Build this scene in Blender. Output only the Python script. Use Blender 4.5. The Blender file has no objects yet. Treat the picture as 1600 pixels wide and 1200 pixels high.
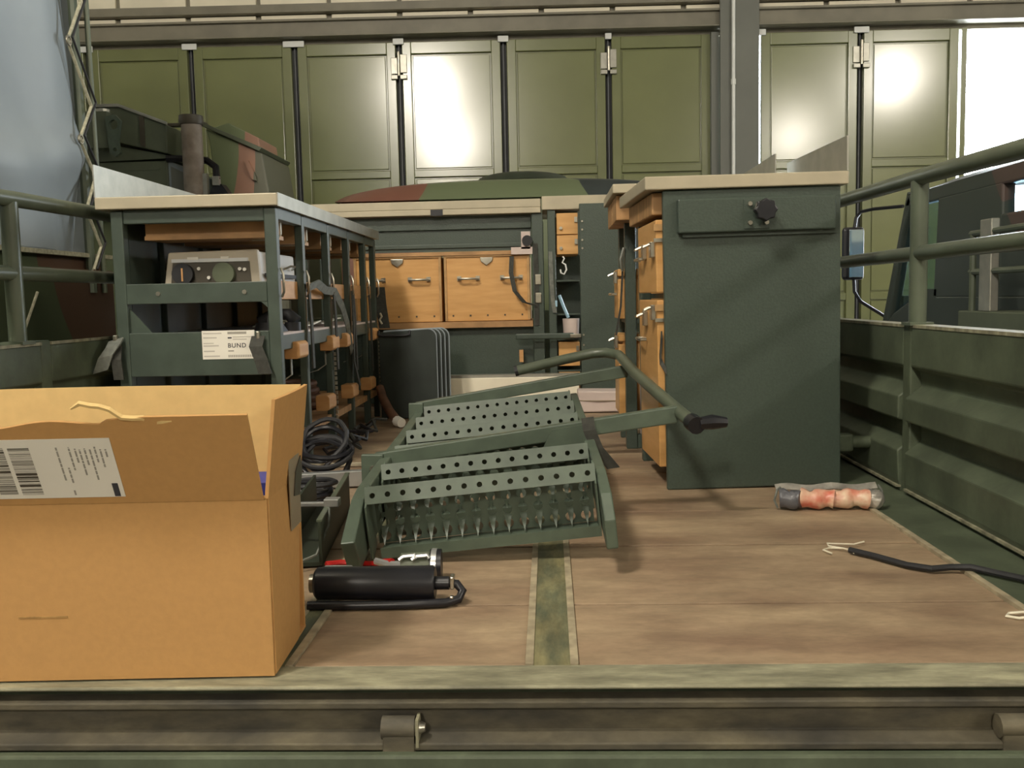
import bpy, math, random
from mathutils import Vector, Matrix
random.seed(7)
S = bpy.context.scene
COL = S.collection
R = math.radians

# ------------------------------------------------------------------ camera
cd = bpy.data.cameras.new('camera')
cam = bpy.data.objects.new('camera', cd)
COL.objects.link(cam)
cam.location = (0, 0, .536)
cam.matrix_world = Matrix.Translation((0, 0, .536)) @ Matrix.Rotation(math.atan(60/1450), 4, 'Z') \
    @ Matrix.Rotation(math.pi/2 - R(5.28), 4, 'X') @ Matrix.Rotation(-.022, 4, 'Z')
cd.sensor_width = 36
cd.lens = 36*1450/1600
cd.clip_start = .02
cd.clip_end = 200
S.camera = cam

# ------------------------------------------------------------------ world, lamps, exposure
w = bpy.data.worlds.new('overcast_sky')
S.world = w
w.use_nodes = True
bg = w.node_tree.nodes['Background']
bg.inputs[0].default_value = (.86, .94, 1, 1)
bg.inputs[1].default_value = 21.0


def area(name, loc, aim, sx, sy, power, color, portal=False):
    l = bpy.data.lights.new(name, 'AREA')
    l.shape = 'RECTANGLE'
    l.size, l.size_y = sx, sy
    l.energy = power
    l.color = color
    o = bpy.data.objects.new(name, l)
    COL.objects.link(o)
    o.location = loc
    o.rotation_euler = (Vector(aim) - Vector(loc)).to_track_quat('-Z', 'Y').to_euler()
    if portal:
        l.cycles.is_portal = True
    return o


WARM = (1, .92, .80)


def high_bay(loc, power):
    l = bpy.data.lights.new('high_bay_lamp_offscreen', 'POINT')
    l.energy = power
    l.color = WARM
    l.shadow_soft_size = .32
    o = bpy.data.objects.new('high_bay_lamp_offscreen', l)
    COL.objects.link(o)
    o.location = loc


for lx, ly, p in ((-1.8, -.3, 460), (-1.7, -7, 620), (7.2, -.3, 340), (7.4, -7, 380)):
    high_bay((lx, ly, 4.6), p)
area('doorway_daylight', (5.6, 9.5, .95), (5.6, 0, .95), 3.2, 4.2, 1, (1, 1, 1), portal=True)

S.view_settings.view_transform = 'Standard'
S.view_settings.look = 'None'
S.view_settings.gamma = 1
S.view_settings.use_curve_mapping = False
S.view_settings.exposure = .42

# ------------------------------------------------------------------ materials
MATS = {}


def mat(name, c, rough=.5, metal=0., var=.12, scale=8., c2=None, bump=0., stretch=(1, 1, 1), detail=4., lo=.35, hi=.65,
        const=False, coat=0., trans=0., emit=None, grain=0., gscale=45., spec=.5):
    m = bpy.data.materials.new(name)
    m.use_nodes = True
    nt = m.node_tree
    b = nt.nodes['Principled BSDF']
    b.inputs['Roughness'].default_value = rough
    b.inputs['Metallic'].default_value = metal
    if coat:
        b.inputs['Coat Weight'].default_value = coat
        b.inputs['Coat Roughness'].default_value = .15
    if trans:
        b.inputs['Transmission Weight'].default_value = trans
    tc = nt.nodes.new('ShaderNodeTexCoord')
    mp = nt.nodes.new('ShaderNodeMapping')
    mp.inputs['Scale'].default_value = stretch
    nt.links.new(tc.outputs['Object'], mp.inputs[0])
    n = nt.nodes.new('ShaderNodeTexNoise')
    n.inputs['Scale'].default_value = scale
    n.inputs['Detail'].default_value = detail
    nt.links.new(mp.outputs[0], n.inputs['Vector'])
    r = nt.nodes.new('ShaderNodeValToRGB')
    if c2 is None:
        a = tuple(max(0, v*(1-var)) for v in c)
        d = tuple(min(1, v*(1+var)) for v in c)
    else:
        a, d = c, c2
    r.color_ramp.elements[0].position = lo
    r.color_ramp.elements[1].position = hi
    r.color_ramp.elements[0].color = (*a, 1)
    r.color_ramp.elements[1].color = (*d, 1)
    if const:
        r.color_ramp.interpolation = 'CONSTANT'
    nt.links.new(n.outputs[0], r.inputs[0])
    b.inputs['Specular IOR Level'].default_value = spec
    src = r.outputs[0]
    if grain:
        # wear and dirt: medium blotches times fine scratches
        for gs, lo_, hi_ in ((gscale*.22, .38, .62), (gscale, .3, .7)):
            n2 = nt.nodes.new('ShaderNodeTexNoise')
            n2.inputs['Scale'].default_value = gs
            n2.inputs['Detail'].default_value = 6
            n2.inputs['Roughness'].default_value = .65
            nt.links.new(mp.outputs[0], n2.inputs['Vector'])
            mr = nt.nodes.new('ShaderNodeMapRange')
            mr.inputs[1].default_value, mr.inputs[2].default_value = lo_, hi_
            mr.inputs[3].default_value, mr.inputs[4].default_value = 1-grain, 1+grain*.5
            nt.links.new(n2.outputs[0], mr.inputs[0])
            mu = nt.nodes.new('ShaderNodeMix')
            mu.data_type = 'RGBA'
            mu.blend_type = 'MULTIPLY'
            mu.inputs['Factor'].default_value = 1
            nt.links.new(src, mu.inputs[6])
            nt.links.new(mr.outputs[0], mu.inputs[7])
            src = mu.outputs[2]
    nt.links.new(src, b.inputs['Base Color'])
    if bump:
        bp = nt.nodes.new('ShaderNodeBump')
        bp.inputs['Strength'].default_value = bump
        bp.inputs['Distance'].default_value = .01
        nt.links.new(n.outputs[0], bp.inputs['Height'])
        nt.links.new(bp.outputs[0], b.inputs['Normal'])
    if emit:
        b.inputs['Emission Color'].default_value = (*emit[0], 1)
        b.inputs['Emission Strength'].default_value = emit[1]
    MATS[name] = m
    return m


def hx(h):
    v = [int(h[i:i+2], 16)/255 for i in (0, 2, 4)]
    return tuple(x/12.92 if x <= .04045 else ((x+.055)/1.055)**2.4 for x in v)


mat('bench_green', hx('424d44'), .42, var=.12, scale=14, bump=.05)
mat('panel_green', hx('424d44'), .38, var=.07, scale=160, bump=.12)
mat('gate_green', hx('545d4a'), .5, var=.15, scale=5, bump=.05, grain=.15)
mat('rail_green', hx('565e4e'), .35, var=.15, scale=9)
mat('stair_green', hx('525e50'), .42, var=.12, scale=20)
mat('worn_edge', hx('8f8c74'), .5, var=.3, scale=9, stretch=(1, 4, 1), bump=.1, grain=.2)
mat('strip_worn', hx('86805c'), .55, c2=hx('5d6450'), scale=14, stretch=(2, .6, 1), bump=.1, grain=.3)
mat('strip_border', hx('a2967c'), .6, var=.25, scale=30)
mat('beam_dirty', hx('45423a'), .7, c2=hx('665f4c'), scale=6, stretch=(1, 1, 3), bump=.2, grain=.3, gscale=25)
mat('plank', hx('866e58'), .55, c2=hx('b09a7c'), scale=3.2, stretch=(1, 2.4, 1), detail=7, lo=.3, hi=.72, bump=.06, grain=.15, gscale=38)
mat('galv', hx('a9a79c'), .35, .55, var=.1, scale=18)
mat('galv_white', hx('b4aa92'), .45, .1, var=.06, scale=10)
mat('alu', hx('c0c2c0'), .3, .7, var=.08, scale=20)
mat('steel', hx('b9b4a6'), .28, .9, var=.1, scale=30)
mat('ply', hx('cb9858'), .5, c2=hx('d9a768'), scale=5, stretch=(1, 1, 7), detail=6, coat=.15)
mat('ply_edge', hx('b7905e'), .6, var=.12, scale=30)
mat('wood_block', hx('cd9c66'), .55, c2=hx('bd8a54'), scale=10, stretch=(1, 1, 4))
mat('wood_brown', hx('b0875a'), .6, var=.2, scale=10, stretch=(1, 5, 1))
mat('card', hx('be9158'), .8, var=.03, scale=90, bump=.03)
mat('card_in', hx('dcbd80'), .85, var=.04, scale=40)
mat('card_edge', hx('a8834e'), .9, var=.2, scale=90)
mat('paper', hx('e6e2d6'), .7, var=.02)
mat('ink', hx('3a3a40'), .7, var=.05)
mat('ink_grey', hx('9a968c'), .7, var=.05)
mat('ink_light', hx('bfbab0'), .7, var=.05)
mat('tape', hx('9a8b74'), .3, var=.1)
mat('tape_dark', hx('4d483e'), .35, var=.1)
mat('black', hx('1b1b20'), .35, var=.1)
mat('rubber', hx('242426'), .6, var=.15)
mat('webbing', hx('3a3a34'), .8, var=.2, scale=80)
mat('webbing_grey', hx('6d7068'), .7, var=.2, scale=60)
mat('canvas', hx('98a1a6'), .55, var=.1, scale=1.6, bump=.25)
mat('rope', hx('a8a48c'), .8, var=.2, scale=60)
mat('camo', hx('4f5a40'), .6, c2=hx('5f4636'), scale=.9, detail=0, lo=.3, hi=.52, const=True)
mat('dark_green', hx('30382c'), .5, var=.15, scale=10)
mat('cab_paint', hx('3f4640'), .45, c2=hx('5a4a44'), scale=1.2, detail=0, lo=.3, hi=.55, const=True)
mat('grey_cabinet', hx('8a949a'), .45, var=.05)
mat('grey_green', hx('5c6350'), .5, var=.1)
mat('exhaust', hx('8f8478'), .6, c2=hx('77695c'), scale=12)
mat('door_paint', hx('757a50'), .22, var=.06, scale=2.5, coat=.2, spec=.8)
mat('door_panel', hx('797e52'), .18, var=.05, scale=2, coat=.2, spec=1., bump=.02)
mat('seam_dark', hx('2e3030'), .6, var=.1)
mat('seam_rubber', hx('5a5c60'), .5, var=.1)
mat('hall_steel', hx('817c6c'), .5, var=.12, scale=4)
mat('column_paint', hx('70726a'), .5, var=.06, scale=3)
mat('white_panel', hx('f1e9d2'), .5, var=.06, scale=3)
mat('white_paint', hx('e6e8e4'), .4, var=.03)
mat('concrete', hx('77726a'), .8, var=.15, scale=1.5)
mat('hall_wall', hx('8d897c'), .8, var=.08, scale=2)
mat('ceiling', hx('9a978c'), .9, var=.05)
mat('case_beige', hx('b6ac98'), .45, var=.05)
mat('case_light', hx('d5d6d4'), .35, var=.04)
mat('dial_dark', hx('4a4438'), .5, var=.1)
mat('dial_green', hx('59604a'), .5, var=.1)
mat('red', hx('c0201c'), .4, var=.1)
mat('blue', hx('3a46a0'), .5, var=.1)
mat('bag_silver', hx('a9a49a'), .3, .4, var=.3, scale=26, bump=.5)
mat('bag_red', hx('d0705a'), .35, c2=hx('e6cdb0'), scale=22, bump=.5)
mat('bag_grey', hx('5c5c60'), .35, var=.3, scale=26, bump=.5)
mat('wire_white', hx('e4ddc6'), .5, var=.05)
mat('pinkish', hx('cdbcb4'), .7, var=.06)
mat('board_white', hx('efe8d2'), .5, var=.03)
mat('blue_light', hx('9fc4d8'), .4, var=.05)
mat('pack_dark', hx('2c3430'), .55, var=.2, scale=9, bump=.1)
mat('brown_lump', hx('6a4a36'), .7, var=.3, scale=14)


def glass(name, tint, rough=.02):
    m = bpy.data.materials.new(name)
    m.use_nodes = True
    nt = m.node_tree
    b = nt.nodes['Principled BSDF']
    out = nt.nodes['Material Output']
    b.inputs['Base Color'].default_value = (*tint, 1)
    b.inputs['Roughness'].default_value = rough
    tr = nt.nodes.new('ShaderNodeBsdfTransparent')
    tr.inputs[0].default_value = (*tint, 1)
    gl = nt.nodes.new('ShaderNodeBsdfGlossy')
    gl.inputs['Roughness'].default_value = rough
    mx = nt.nodes.new('ShaderNodeMixShader')
    mx.inputs[0].default_value = .12
    nt.links.new(tr.outputs[0], mx.inputs[1])
    nt.links.new(gl.outputs[0], mx.inputs[2])
    nt.links.new(mx.outputs[0], out.inputs[0])
    MATS[name] = m


glass('pane', (.85, .95, 1))
m = mat('mirror_glass', (.8, .85, .9), .05, 1., var=.01)



def bands(name, stops, rough=.5, amt=.25, scale=2.2):
    m = mat(name, stops[0][1], rough, scale=scale, detail=0)
    nt = m.node_tree
    tc = [n for n in nt.nodes if n.type == 'TEX_COORD'][0]
    nz = [n for n in nt.nodes if n.type == 'TEX_NOISE'][0]
    rp_ = [n for n in nt.nodes if n.type == 'VALTORGB'][0]
    sp = nt.nodes.new('ShaderNodeSeparateXYZ')
    nt.links.new(tc.outputs['Object'], sp.inputs[0])
    x0, x1 = stops[0][0], stops[-1][0]
    mr = nt.nodes.new('ShaderNodeMapRange')
    mr.inputs[1].default_value, mr.inputs[2].default_value = x0, x1 + .5
    nt.links.new(sp.outputs[0], mr.inputs[0])
    ma = nt.nodes.new('ShaderNodeMath')
    ma.operation = 'MULTIPLY_ADD'
    ma.inputs[1].default_value = amt
    nt.links.new(nz.outputs[0], ma.inputs[0])
    nt.links.new(mr.outputs[0], ma.inputs[2])
    sb = nt.nodes.new('ShaderNodeMath')
    sb.operation = 'SUBTRACT'
    sb.inputs[1].default_value = amt*.5
    nt.links.new(ma.outputs[0], sb.inputs[0])
    nt.links.new(sb.outputs[0], rp_.inputs[0])
    cr = rp_.color_ramp
    cr.interpolation = 'CONSTANT'
    while len(cr.elements) < len(stops):
        cr.elements.new(.5)
    for e, (x, c) in zip(cr.elements, stops):
        e.position = (x-x0)/(x1+.5-x0)
    for e, (x, c) in zip(cr.elements, stops):
        e.color = (*c, 1)


bands('camo_roof', [(-1.3, hx('7d5546')), (-.62, hx('6b7558')), (.42, hx('3c4242'))], .4)
bands('camo_box', [(-2.0, hx('76815f')), (.30, hx('76815f')), (.53, hx('a8806c')), (.68, hx('6c6c5c'))], .5, .06)
# ------------------------------------------------------------------ mesh helpers
ORG = {}


class MB:
    def __init__(s):
        s.v = []
        s.f = []

    def add(s, vs, fs):
        o = len(s.v)
        s.v += [tuple(v) for v in vs]
        s.f += [tuple(i+o for i in f) for f in fs]
        return s

    def box(s, a, b, mtx=None):
        x0, y0, z0 = a
        x1, y1, z1 = b
        vs = [(x0, y0, z0), (x1, y0, z0), (x1, y1, z0), (x0, y1, z0), (x0, y0, z1), (x1, y0, z1), (x1, y1, z1), (x0, y1, z1)]
        if mtx:
            vs = [mtx @ Vector(v) for v in vs]
        return s.add(vs, [(0, 3, 2, 1), (4, 5, 6, 7), (0, 1, 5, 4), (1, 2, 6, 5), (2, 3, 7, 6), (3, 0, 4, 7)])

    def prism(s, poly, axis, a, b):
        # poly: list of 2-D points; axis 0: (y,z) along x; 1: (x,z) along y; 2: (x,y) along z
        n = len(poly)

        def p(q, t):
            return ((t, q[0], q[1]), (q[0], t, q[1]), (q[0], q[1], t))[axis]
        vs = [p(q, a) for q in poly] + [p(q, b) for q in poly]
        fs = [tuple(range(n))[::-1], tuple(range(n, 2*n))] + [(i, (i+1) % n, n+(i+1) % n, n+i) for i in range(n)]
        return s.add(vs, fs)

    def tube(s, pts, r, n=8, closed=False, sq=1.0):
        pts = [Vector(p) for p in pts]
        k = len(pts)
        rs = r if isinstance(r, (list, tuple)) else [r]*k
        rings = []
        up = None
        for i in range(k):
            if closed:
                t = pts[(i+1) % k] - pts[i-1]
            else:
                t = pts[min(i+1, k-1)] - pts[max(i-1, 0)]
            t.normalize()
            if up is None:
                up = Vector((0, 0, 1)) if abs(t.z) < .9 else Vector((1, 0, 0))
            sd = t.cross(up)
            if sd.length < 1e-6:
                sd = t.cross(Vector((1, 0, 0)))
            sd.normalize()
            up = sd.cross(t).normalized()
            rings.append([pts[i] + sd*math.cos(2*math.pi*j/n)*rs[i] + up*math.sin(2*math.pi*j/n)*rs[i]*sq for j in range(n)])
        vs = [v for ring in rings for v in ring]
        fs = []
        for i in range(k if closed else k-1):
            a, b = i*n, ((i+1) % k)*n
            for j in range(n):
                fs.append((a+j, a+(j+1) % n, b+(j+1) % n, b+j))
        if not closed:
            fs.append(tuple(range(n))[::-1])
            fs.append(tuple(range((k-1)*n, k*n)))
        return s.add(vs, fs)

    def cyl(s, a, b, r, n=16, r2=None):
        return s.tube([a, b], [r, r if r2 is None else r2], n)

    def ribbon(s, pts, wvec, th=.002):
        # flat strap through pts, width vector wvec
        pts = [Vector(p) for p in pts]
        wv = Vector(wvec)
        vs = []
        k = len(pts)
        for i, p in enumerate(pts):
            t = (pts[min(i+1, k-1)] - pts[max(i-1, 0)]).normalized()
            nn = t.cross(wv).normalized()*th
            vs += [p-wv/2-nn, p+wv/2-nn, p+wv/2+nn, p-wv/2+nn]
        fs = [(0, 1, 2, 3), tuple(4*(k-1)+j for j in (3, 2, 1, 0))]
        for i in range(k-1):
            for j in range(4):
                fs.append((4*i+j, 4*i+4+j, 4*i+4+(j+1) % 4, 4*i+(j+1) % 4))
        return s.add(vs, fs)

    def grid(s, fn, nu, nv):
        vs = [fn(i/nu, j/nv) for j in range(nv+1) for i in range(nu+1)]
        fs = [(j*(nu+1)+i, j*(nu+1)+i+1, (j+1)*(nu+1)+i+1, (j+1)*(nu+1)+i) for j in range(nv) for i in range(nu)]
        return s.add(vs, fs)

    def xf(s, mtx):
        s.v = [tuple(mtx @ Vector(v)) for v in s.v]
        return s

    def build(s, name, material, parent=None, bev=0, smooth=False, solid=0, label=None):
        me = bpy.data.meshes.new(name)
        if parent is not None:
            o0 = ORG[parent.name]
        else:
            xs, ys, zs = zip(*s.v)
            o0 = Vector(((min(xs)+max(xs))/2, (min(ys)+max(ys))/2, min(zs)))
        me.from_pydata([tuple(Vector(v)-o0) for v in s.v], [], s.f)
        me.materials.append(MATS[material])
        me.update()
        ob = bpy.data.objects.new(name, me)
        COL.objects.link(ob)
        if parent is not None:
            ob.parent = parent
        else:
            ob.location = o0
        ORG[ob.name] = o0
        if solid:
            md = ob.modifiers.new('solid', 'SOLIDIFY')
            md.thickness = solid
            md.offset = 0
        if bev:
            md = ob.modifiers.new('bevel', 'BEVEL')
            md.width = bev
            md.segments = 2
            md.limit_method = 'ANGLE'
            md.angle_limit = R(40)
        if smooth:
            for p in me.polygons:
                p.use_smooth = True
            try:
                me.set_sharp_from_angle(angle=R(40))
            except Exception:
                pass
        if label:
            ob['label'] = label
        return ob


def B(*boxes):
    q = MB()
    for a, b in boxes:
        q.box(a, b)
    return q


def thing(name, label, cat, loc, group=None, kind=None):
    o = bpy.data.objects.new(name, None)
    o.empty_display_size = .05
    COL.objects.link(o)
    o.location = loc
    ORG[o.name] = Vector(loc)
    o['label'] = label
    o['category'] = cat
    if group:
        o['group'] = group
    if kind:
        o['kind'] = kind
    return o


def tag(o, label, cat, group=None):
    o['label'] = label
    o['category'] = cat
    if group:
        o['group'] = group
    return o


def struct(o, label=None, cat=None):
    o['kind'] = 'structure'
    if label:
        o['label'] = label
    if cat:
        o['category'] = cat
    return o


def copy_tree(o, parent=None):
    c = o.copy()
    COL.objects.link(c)
    if parent is not None:
        c.parent = parent
    for ch in list(o.children):
        copy_tree(ch, c)
    ORG[c.name] = ORG[o.name]
    return c


def text_mesh(body, size, mtx, name, material, parent):
    cu = bpy.data.curves.new('t', 'FONT')
    cu.body = body
    cu.size = size
    cu.extrude = .0002
    cu.offset = size*.012
    cu.space_character = 1.15
    tmp = bpy.data.objects.new('t', cu)
    COL.objects.link(tmp)
    bpy.context.view_layer.update()
    me = tmp.evaluated_get(bpy.context.evaluated_depsgraph_get()).to_mesh()
    vs = [mtx @ v.co for v in me.vertices]
    fs = [tuple(p.vertices) for p in me.polygons]
    tmp.to_mesh_clear()
    bpy.data.objects.remove(tmp)
    bpy.data.curves.remove(cu)
    return MB().add(vs, fs).build(name, material, parent)


# ================================================================== the hall
GZ = -1.3
struct(B(((-12, -10, GZ-.1), (10, 11, GZ))).build('floor', 'concrete'), 'grey concrete floor of the vehicle hall', 'floor')
struct(B(((-12, -10, 5.3), (10, 11, 5.4))).build('ceiling', 'ceiling'), 'pale ceiling of the vehicle hall', 'ceiling')
struct(B(((-12.2, -10, GZ), (-12, 11, 5.3))).build('wall_left', 'hall_wall'), 'plain side wall of the hall', 'wall')
struct(B(((10, -10, GZ), (10.2, 11, 5.3))).build('wall_right', 'hall_wall'), 'plain wall on the cab side of the hall', 'wall')
struct(B(((-12, -10.2, GZ), (10, -10, 5.3))).build('wall_rear', 'hall_wall'), 'plain rear wall of the hall', 'wall')

# far wall with folding doors; local frame: u along the wall, y toward viewer negative
WROT = Matrix.Translation((0, 9, 0)) @ Matrix.Rotation(R(1.6), 4, 'Z')


def WB(*boxes):
    return B(*boxes).xf(WROT)


LEAF = .985
seams = [-.385 + LEAF*k for k in range(-9, 3)]           # ... 1.59
ZT, ZB = 2.955, GZ+.03
dn = 0
LEAVES = {}


def door_leaf(u0, u1, n):
    d = WB(((u0+.03, .0, ZB), (u1-.03, .04, ZT))).build('door_%d' % n, 'door_paint', bev=.004)
    struct(d, 'olive green folding door leaf with recessed panels', 'door')
    q = u0+.03
    e = u1-.03
    WB(((q, -.03, ZB), (q+.085, .0, ZT)), ((e-.085, -.03, ZB), (e, .0, ZT))).build('stile', 'door_paint', d, bev=.006)
    for z0, z1 in ((2.845, ZT), (1.70, 1.77), (.45, .52), (ZB, ZB+.15)):
        WB(((q+.085, -.03, z0), (e-.085, .0, z1))).build('rail', 'door_paint', d, bev=.006)
    for z0, z1 in ((1.77, 2.845), (.52, 1.70), (ZB+.15, .45)):
        WB(((q+.10, -.012, z0+.015), (e-.10, -.0, z1-.015))).build('panel', 'door_panel', d, bev=.005)
    return d


for k in range(len(seams)-1):
    if seams[k] < -9.5:
        continue
    dn += 1
    LEAVES[round(seams[k], 3)] = door_leaf(seams[k], seams[k+1], dn)
right_seams = [2.0, 2.96, 3.9]
for k in range(2):
    dn += 1
    LEAVES[round(right_seams[k], 3)] = door_leaf(right_seams[k], right_seams[k+1], dn)
tn = 0


def trim(boxes, material, label, cat='trim', bev=0):
    global tn
    tn += 1
    return struct(WB(*boxes).build('trim_%d' % tn, material, bev=bev), label, cat)


for u in seams[:-1] + [2.96]:
    t = trim([((u-.03, .03, ZB), (u+.03, .05, ZT))], 'seam_dark', 'dark rubber seam between two folding door leaves')
    WB(((u-.006, .0, ZB), (u+.006, .03, ZT))).build('rubber_lip', 'seam_rubber', t)
for u in (1.585, 1.99):
    trim([((u-.03, .02, ZB), (u+.03, .05, ZT))], 'seam_dark', 'dark strip painted as the shaded gap beside the steel column of the doors')  # dark colour stands in for the shade inside the gap
# hinges and white daylight-gap blocks, carried by the leaf to the right of each seam
for k, u in list(enumerate(seams[:-1])) + [(None, 2.0), (None, 2.96)]:
    d = LEAVES.get(round(u, 3))
    if d is None:
        continue
    ww = {-2.355: .10, -1.37: .05, -.385: .05, .6: .03}.get(round(u, 3), .07)
    WB(((u-ww, -.05, ZT-.025), (u+ww, -.032, ZT+.03))).build('daylight_gap_block', 'white_paint', d, bev=.004)  # white block painted in for daylight leaking through the gap above the leaf
    if round(u, 3) in (-1.37, .6, 2.96):
        hz = 2.75
        h = MB().cyl((u, -.055, hz-.11), (u, -.055, hz+.11), .016, 10).xf(WROT).build('hinge', 'steel', d, smooth=True)
        WB(((u-.075, -.045, hz-.09), (u-.012, -.03, hz+.06))).build('hinge_leaf', 'galv', h, bev=.004)
        WB(((u+.012, -.045, hz-.08), (u+.075, -.03, hz+.09))).build('hinge_leaf', 'galv', h, bev=.004)
        WB(((u-.075, -.06, hz-.14), (u-.012, -.03, hz-.10))).build('hinge_clamp', 'galv', h, bev=.004)
        WB(((u+.012, -.06, hz-.14), (u+.075, -.03, hz-.10))).build('hinge_clamp', 'galv', h, bev=.004)

# header beams, white panels between them, column
trim([((-9.6, -.10, 3.0), (7.5, .08, 3.16)), ((-9.6, -.14, 3.14), (7.5, -.10, 3.16)), ((-9.6, -.14, 3.0), (7.5, -.10, 3.015))], 'hall_steel', 'grey steel header beam above the folding doors', bev=.003)
trim([((-9.6, .02, ZT), (7.5, .06, 3.0))], 'hall_steel', 'steel door track under the header beam')
trim([((-9.6, -.06, 3.245), (7.5, .08, 3.32))], 'hall_steel', 'upper grey steel beam over the row of white panels', bev=.003)
trim([((-9.6, .05, 3.16), (7.5, .09, 3.245))], 'hall_steel', 'steel backing behind the narrow white panels')
wt = trim([((-9.6, .06, 3.32), (7.5, .10, 5.3))], 'hall_steel', 'steel frame of the white panelled upper wall', 'wall')
for k in range(-14, 11):
    u0 = -.02 + k*.667
    WB(((u0+.025, .01, 3.168), (u0+.642, .05, 3.238))).build('panel', 'white_panel', wt, bev=.006)
    for z in (3.335, 3.9, 4.5):
        WB(((u0+.02, .02, z), (u0+.647, .06, z+.54))).build('panel', 'white_panel', wt, bev=.008)
cm = struct(WB(((1.62, -.16, GZ), (1.98, -.13, 5.3)), ((1.62, .10, GZ), (1.98, .13, 5.3)), ((1.78, -.13, GZ), (1.82, .10, 5.3))).build('trim_%d' % (tn+1), 'column_paint', bev=.003), 'grey steel column between the folding doors', 'column')
tn += 1
WB(((1.55, -.10, GZ), (1.62, -.04, ZT))).build('side_plate', 'column_paint', cm)
o = thing('conduit_pipe', 'thin white conduit pipe running up the steel column', 'pipe', WROT @ Vector((1.66, -.2, GZ)))
MB().cyl((1.735, -.19, GZ), (1.735, -.19, 5.3), .017, 10).xf(WROT).build('pipe', 'white_paint', o, smooth=True)
for z in (.95, 2.48, 4.2):
    MB().cyl((1.735, -.19, z-.025), (1.735, -.19, z+.025), .023, 10).xf(WROT).build('coupling', 'white_paint', o, smooth=True)
struct(WB(((3.9, -.02, GZ), (3.95, .08, ZT))).build('trim_%d' % (tn+1), 'door_paint'), 'olive frame post beside the open doorway', 'trim')
tn += 1
struct(WB(((7.2, -.02, GZ), (9.95, .2, 5.3))).build('wall_far', 'hall_wall'), 'grey wall beyond the open doorway', 'wall')

# ================================================================== our truck
TX0, TX1 = -1.36, .93
TC = (TX0+TX1)/2
Y0, Y1 = 1.236, 5.5
truck = thing('cargo_truck', 'open flatbed of a green army truck with worn plank floor, low sides and tube rails', 'truck', (TC, 3.4, GZ))
fl = B(((TX0, Y0+.02, -.06), (TX1, Y1, -.022))).build('bed_floor', 'plank', truck)
ys = [1.315, 1.585, 1.965, 2.285, 2.79, 3.14, 3.52, 3.9, 4.3, 4.7, 5.1, 5.5]
for i in range(len(ys)-1):
    dz = random.uniform(-.001, .001)
    for a, b in ((TX0, -.438), (-.387, -.044), (.034, .774)):
        B(((a, ys[i]+.004, -.022), (b, ys[i+1]-.004, dz))).build('plank', 'plank', fl, bev=.0012)
# lashing rails set into the floor
for x0, x1 in ((-.044, .034), (-.438, -.387)):
    s_ = B(((x0+.012, Y0+.075, -.022), (x1-.012, Y1, .0015))).build('floor_strip', 'strip_worn', truck)
    B(((x0, Y0+.075, -.022), (x0+.012, Y1, .004)), ((x1-.012, Y0+.075, -.022), (x1, Y1, .004))).build('strip_border', 'strip_border', s_)
B(((.787, Y0+.075, -.022), (TX1, Y1, .002))).build('floor_edge', 'gate_green', truck)
B(((.774, Y0+.075, -.022), (.787, Y1, .006))).build('strip_border', 'strip_border', truck)
# rear sill
B(((TX0-.08, Y0, -.003), (TX1+.08, Y0+.075, .003))).build('rear_sill', 'worn_edge', truck, bev=.003)
B(((TX0-.08, Y0+.03, -.12), (TX1+.08, Y0+.06, -.012))).build('rear_beam_back', 'gate_green', truck)
rb = MB().prism([(Y0-.004, -.028), (Y0-.004, -.018), (Y0+.03, -.018), (Y0+.03, -.08), (Y0-.02, -.08), (Y0-.02, -.070), (Y0+.012, -.066), (Y0+.012, -.032)], 0, TX0-.08, TX1+.08)
rb.build('rear_beam', 'beam_dirty', truck, bev=.002)
tg = B(((TX0-.08, Y0-.035, -.55), (TX1+.08, Y0-.018, -.08))).build('tailgate', 'gate_green', truck, bev=.004)
for hx_ in (-1.05, -.215, .62):
    hg = B(((hx_-.024, Y0-.022, -.088), (hx_+.020, Y0+.006, -.058))).build('hinge', 'beam_dirty', truck, bev=.002)
    MB().cyl((hx_-.026, Y0-.008, -.052), (hx_+.020, Y0-.008, -.052), .016, 12).build('barrel', 'beam_dirty', hg, smooth=True)
    MB().cyl((hx_+.020, Y0-.008, -.052), (hx_+.034, Y0-.008, -.052), .012, 10, r2=.006).build('pin', 'steel', hg, smooth=True)
    B(((hx_+.022, Y0-.022, -.075), (hx_+.026, Y0+.004, -.036))).build('washer', 'worn_edge', hg)
B(((.70, Y0-.018, -.075), (TX1+.08, Y0+.004, -.03))).build('corner_bracket', 'beam_dirty', truck, bev=.006)
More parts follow.
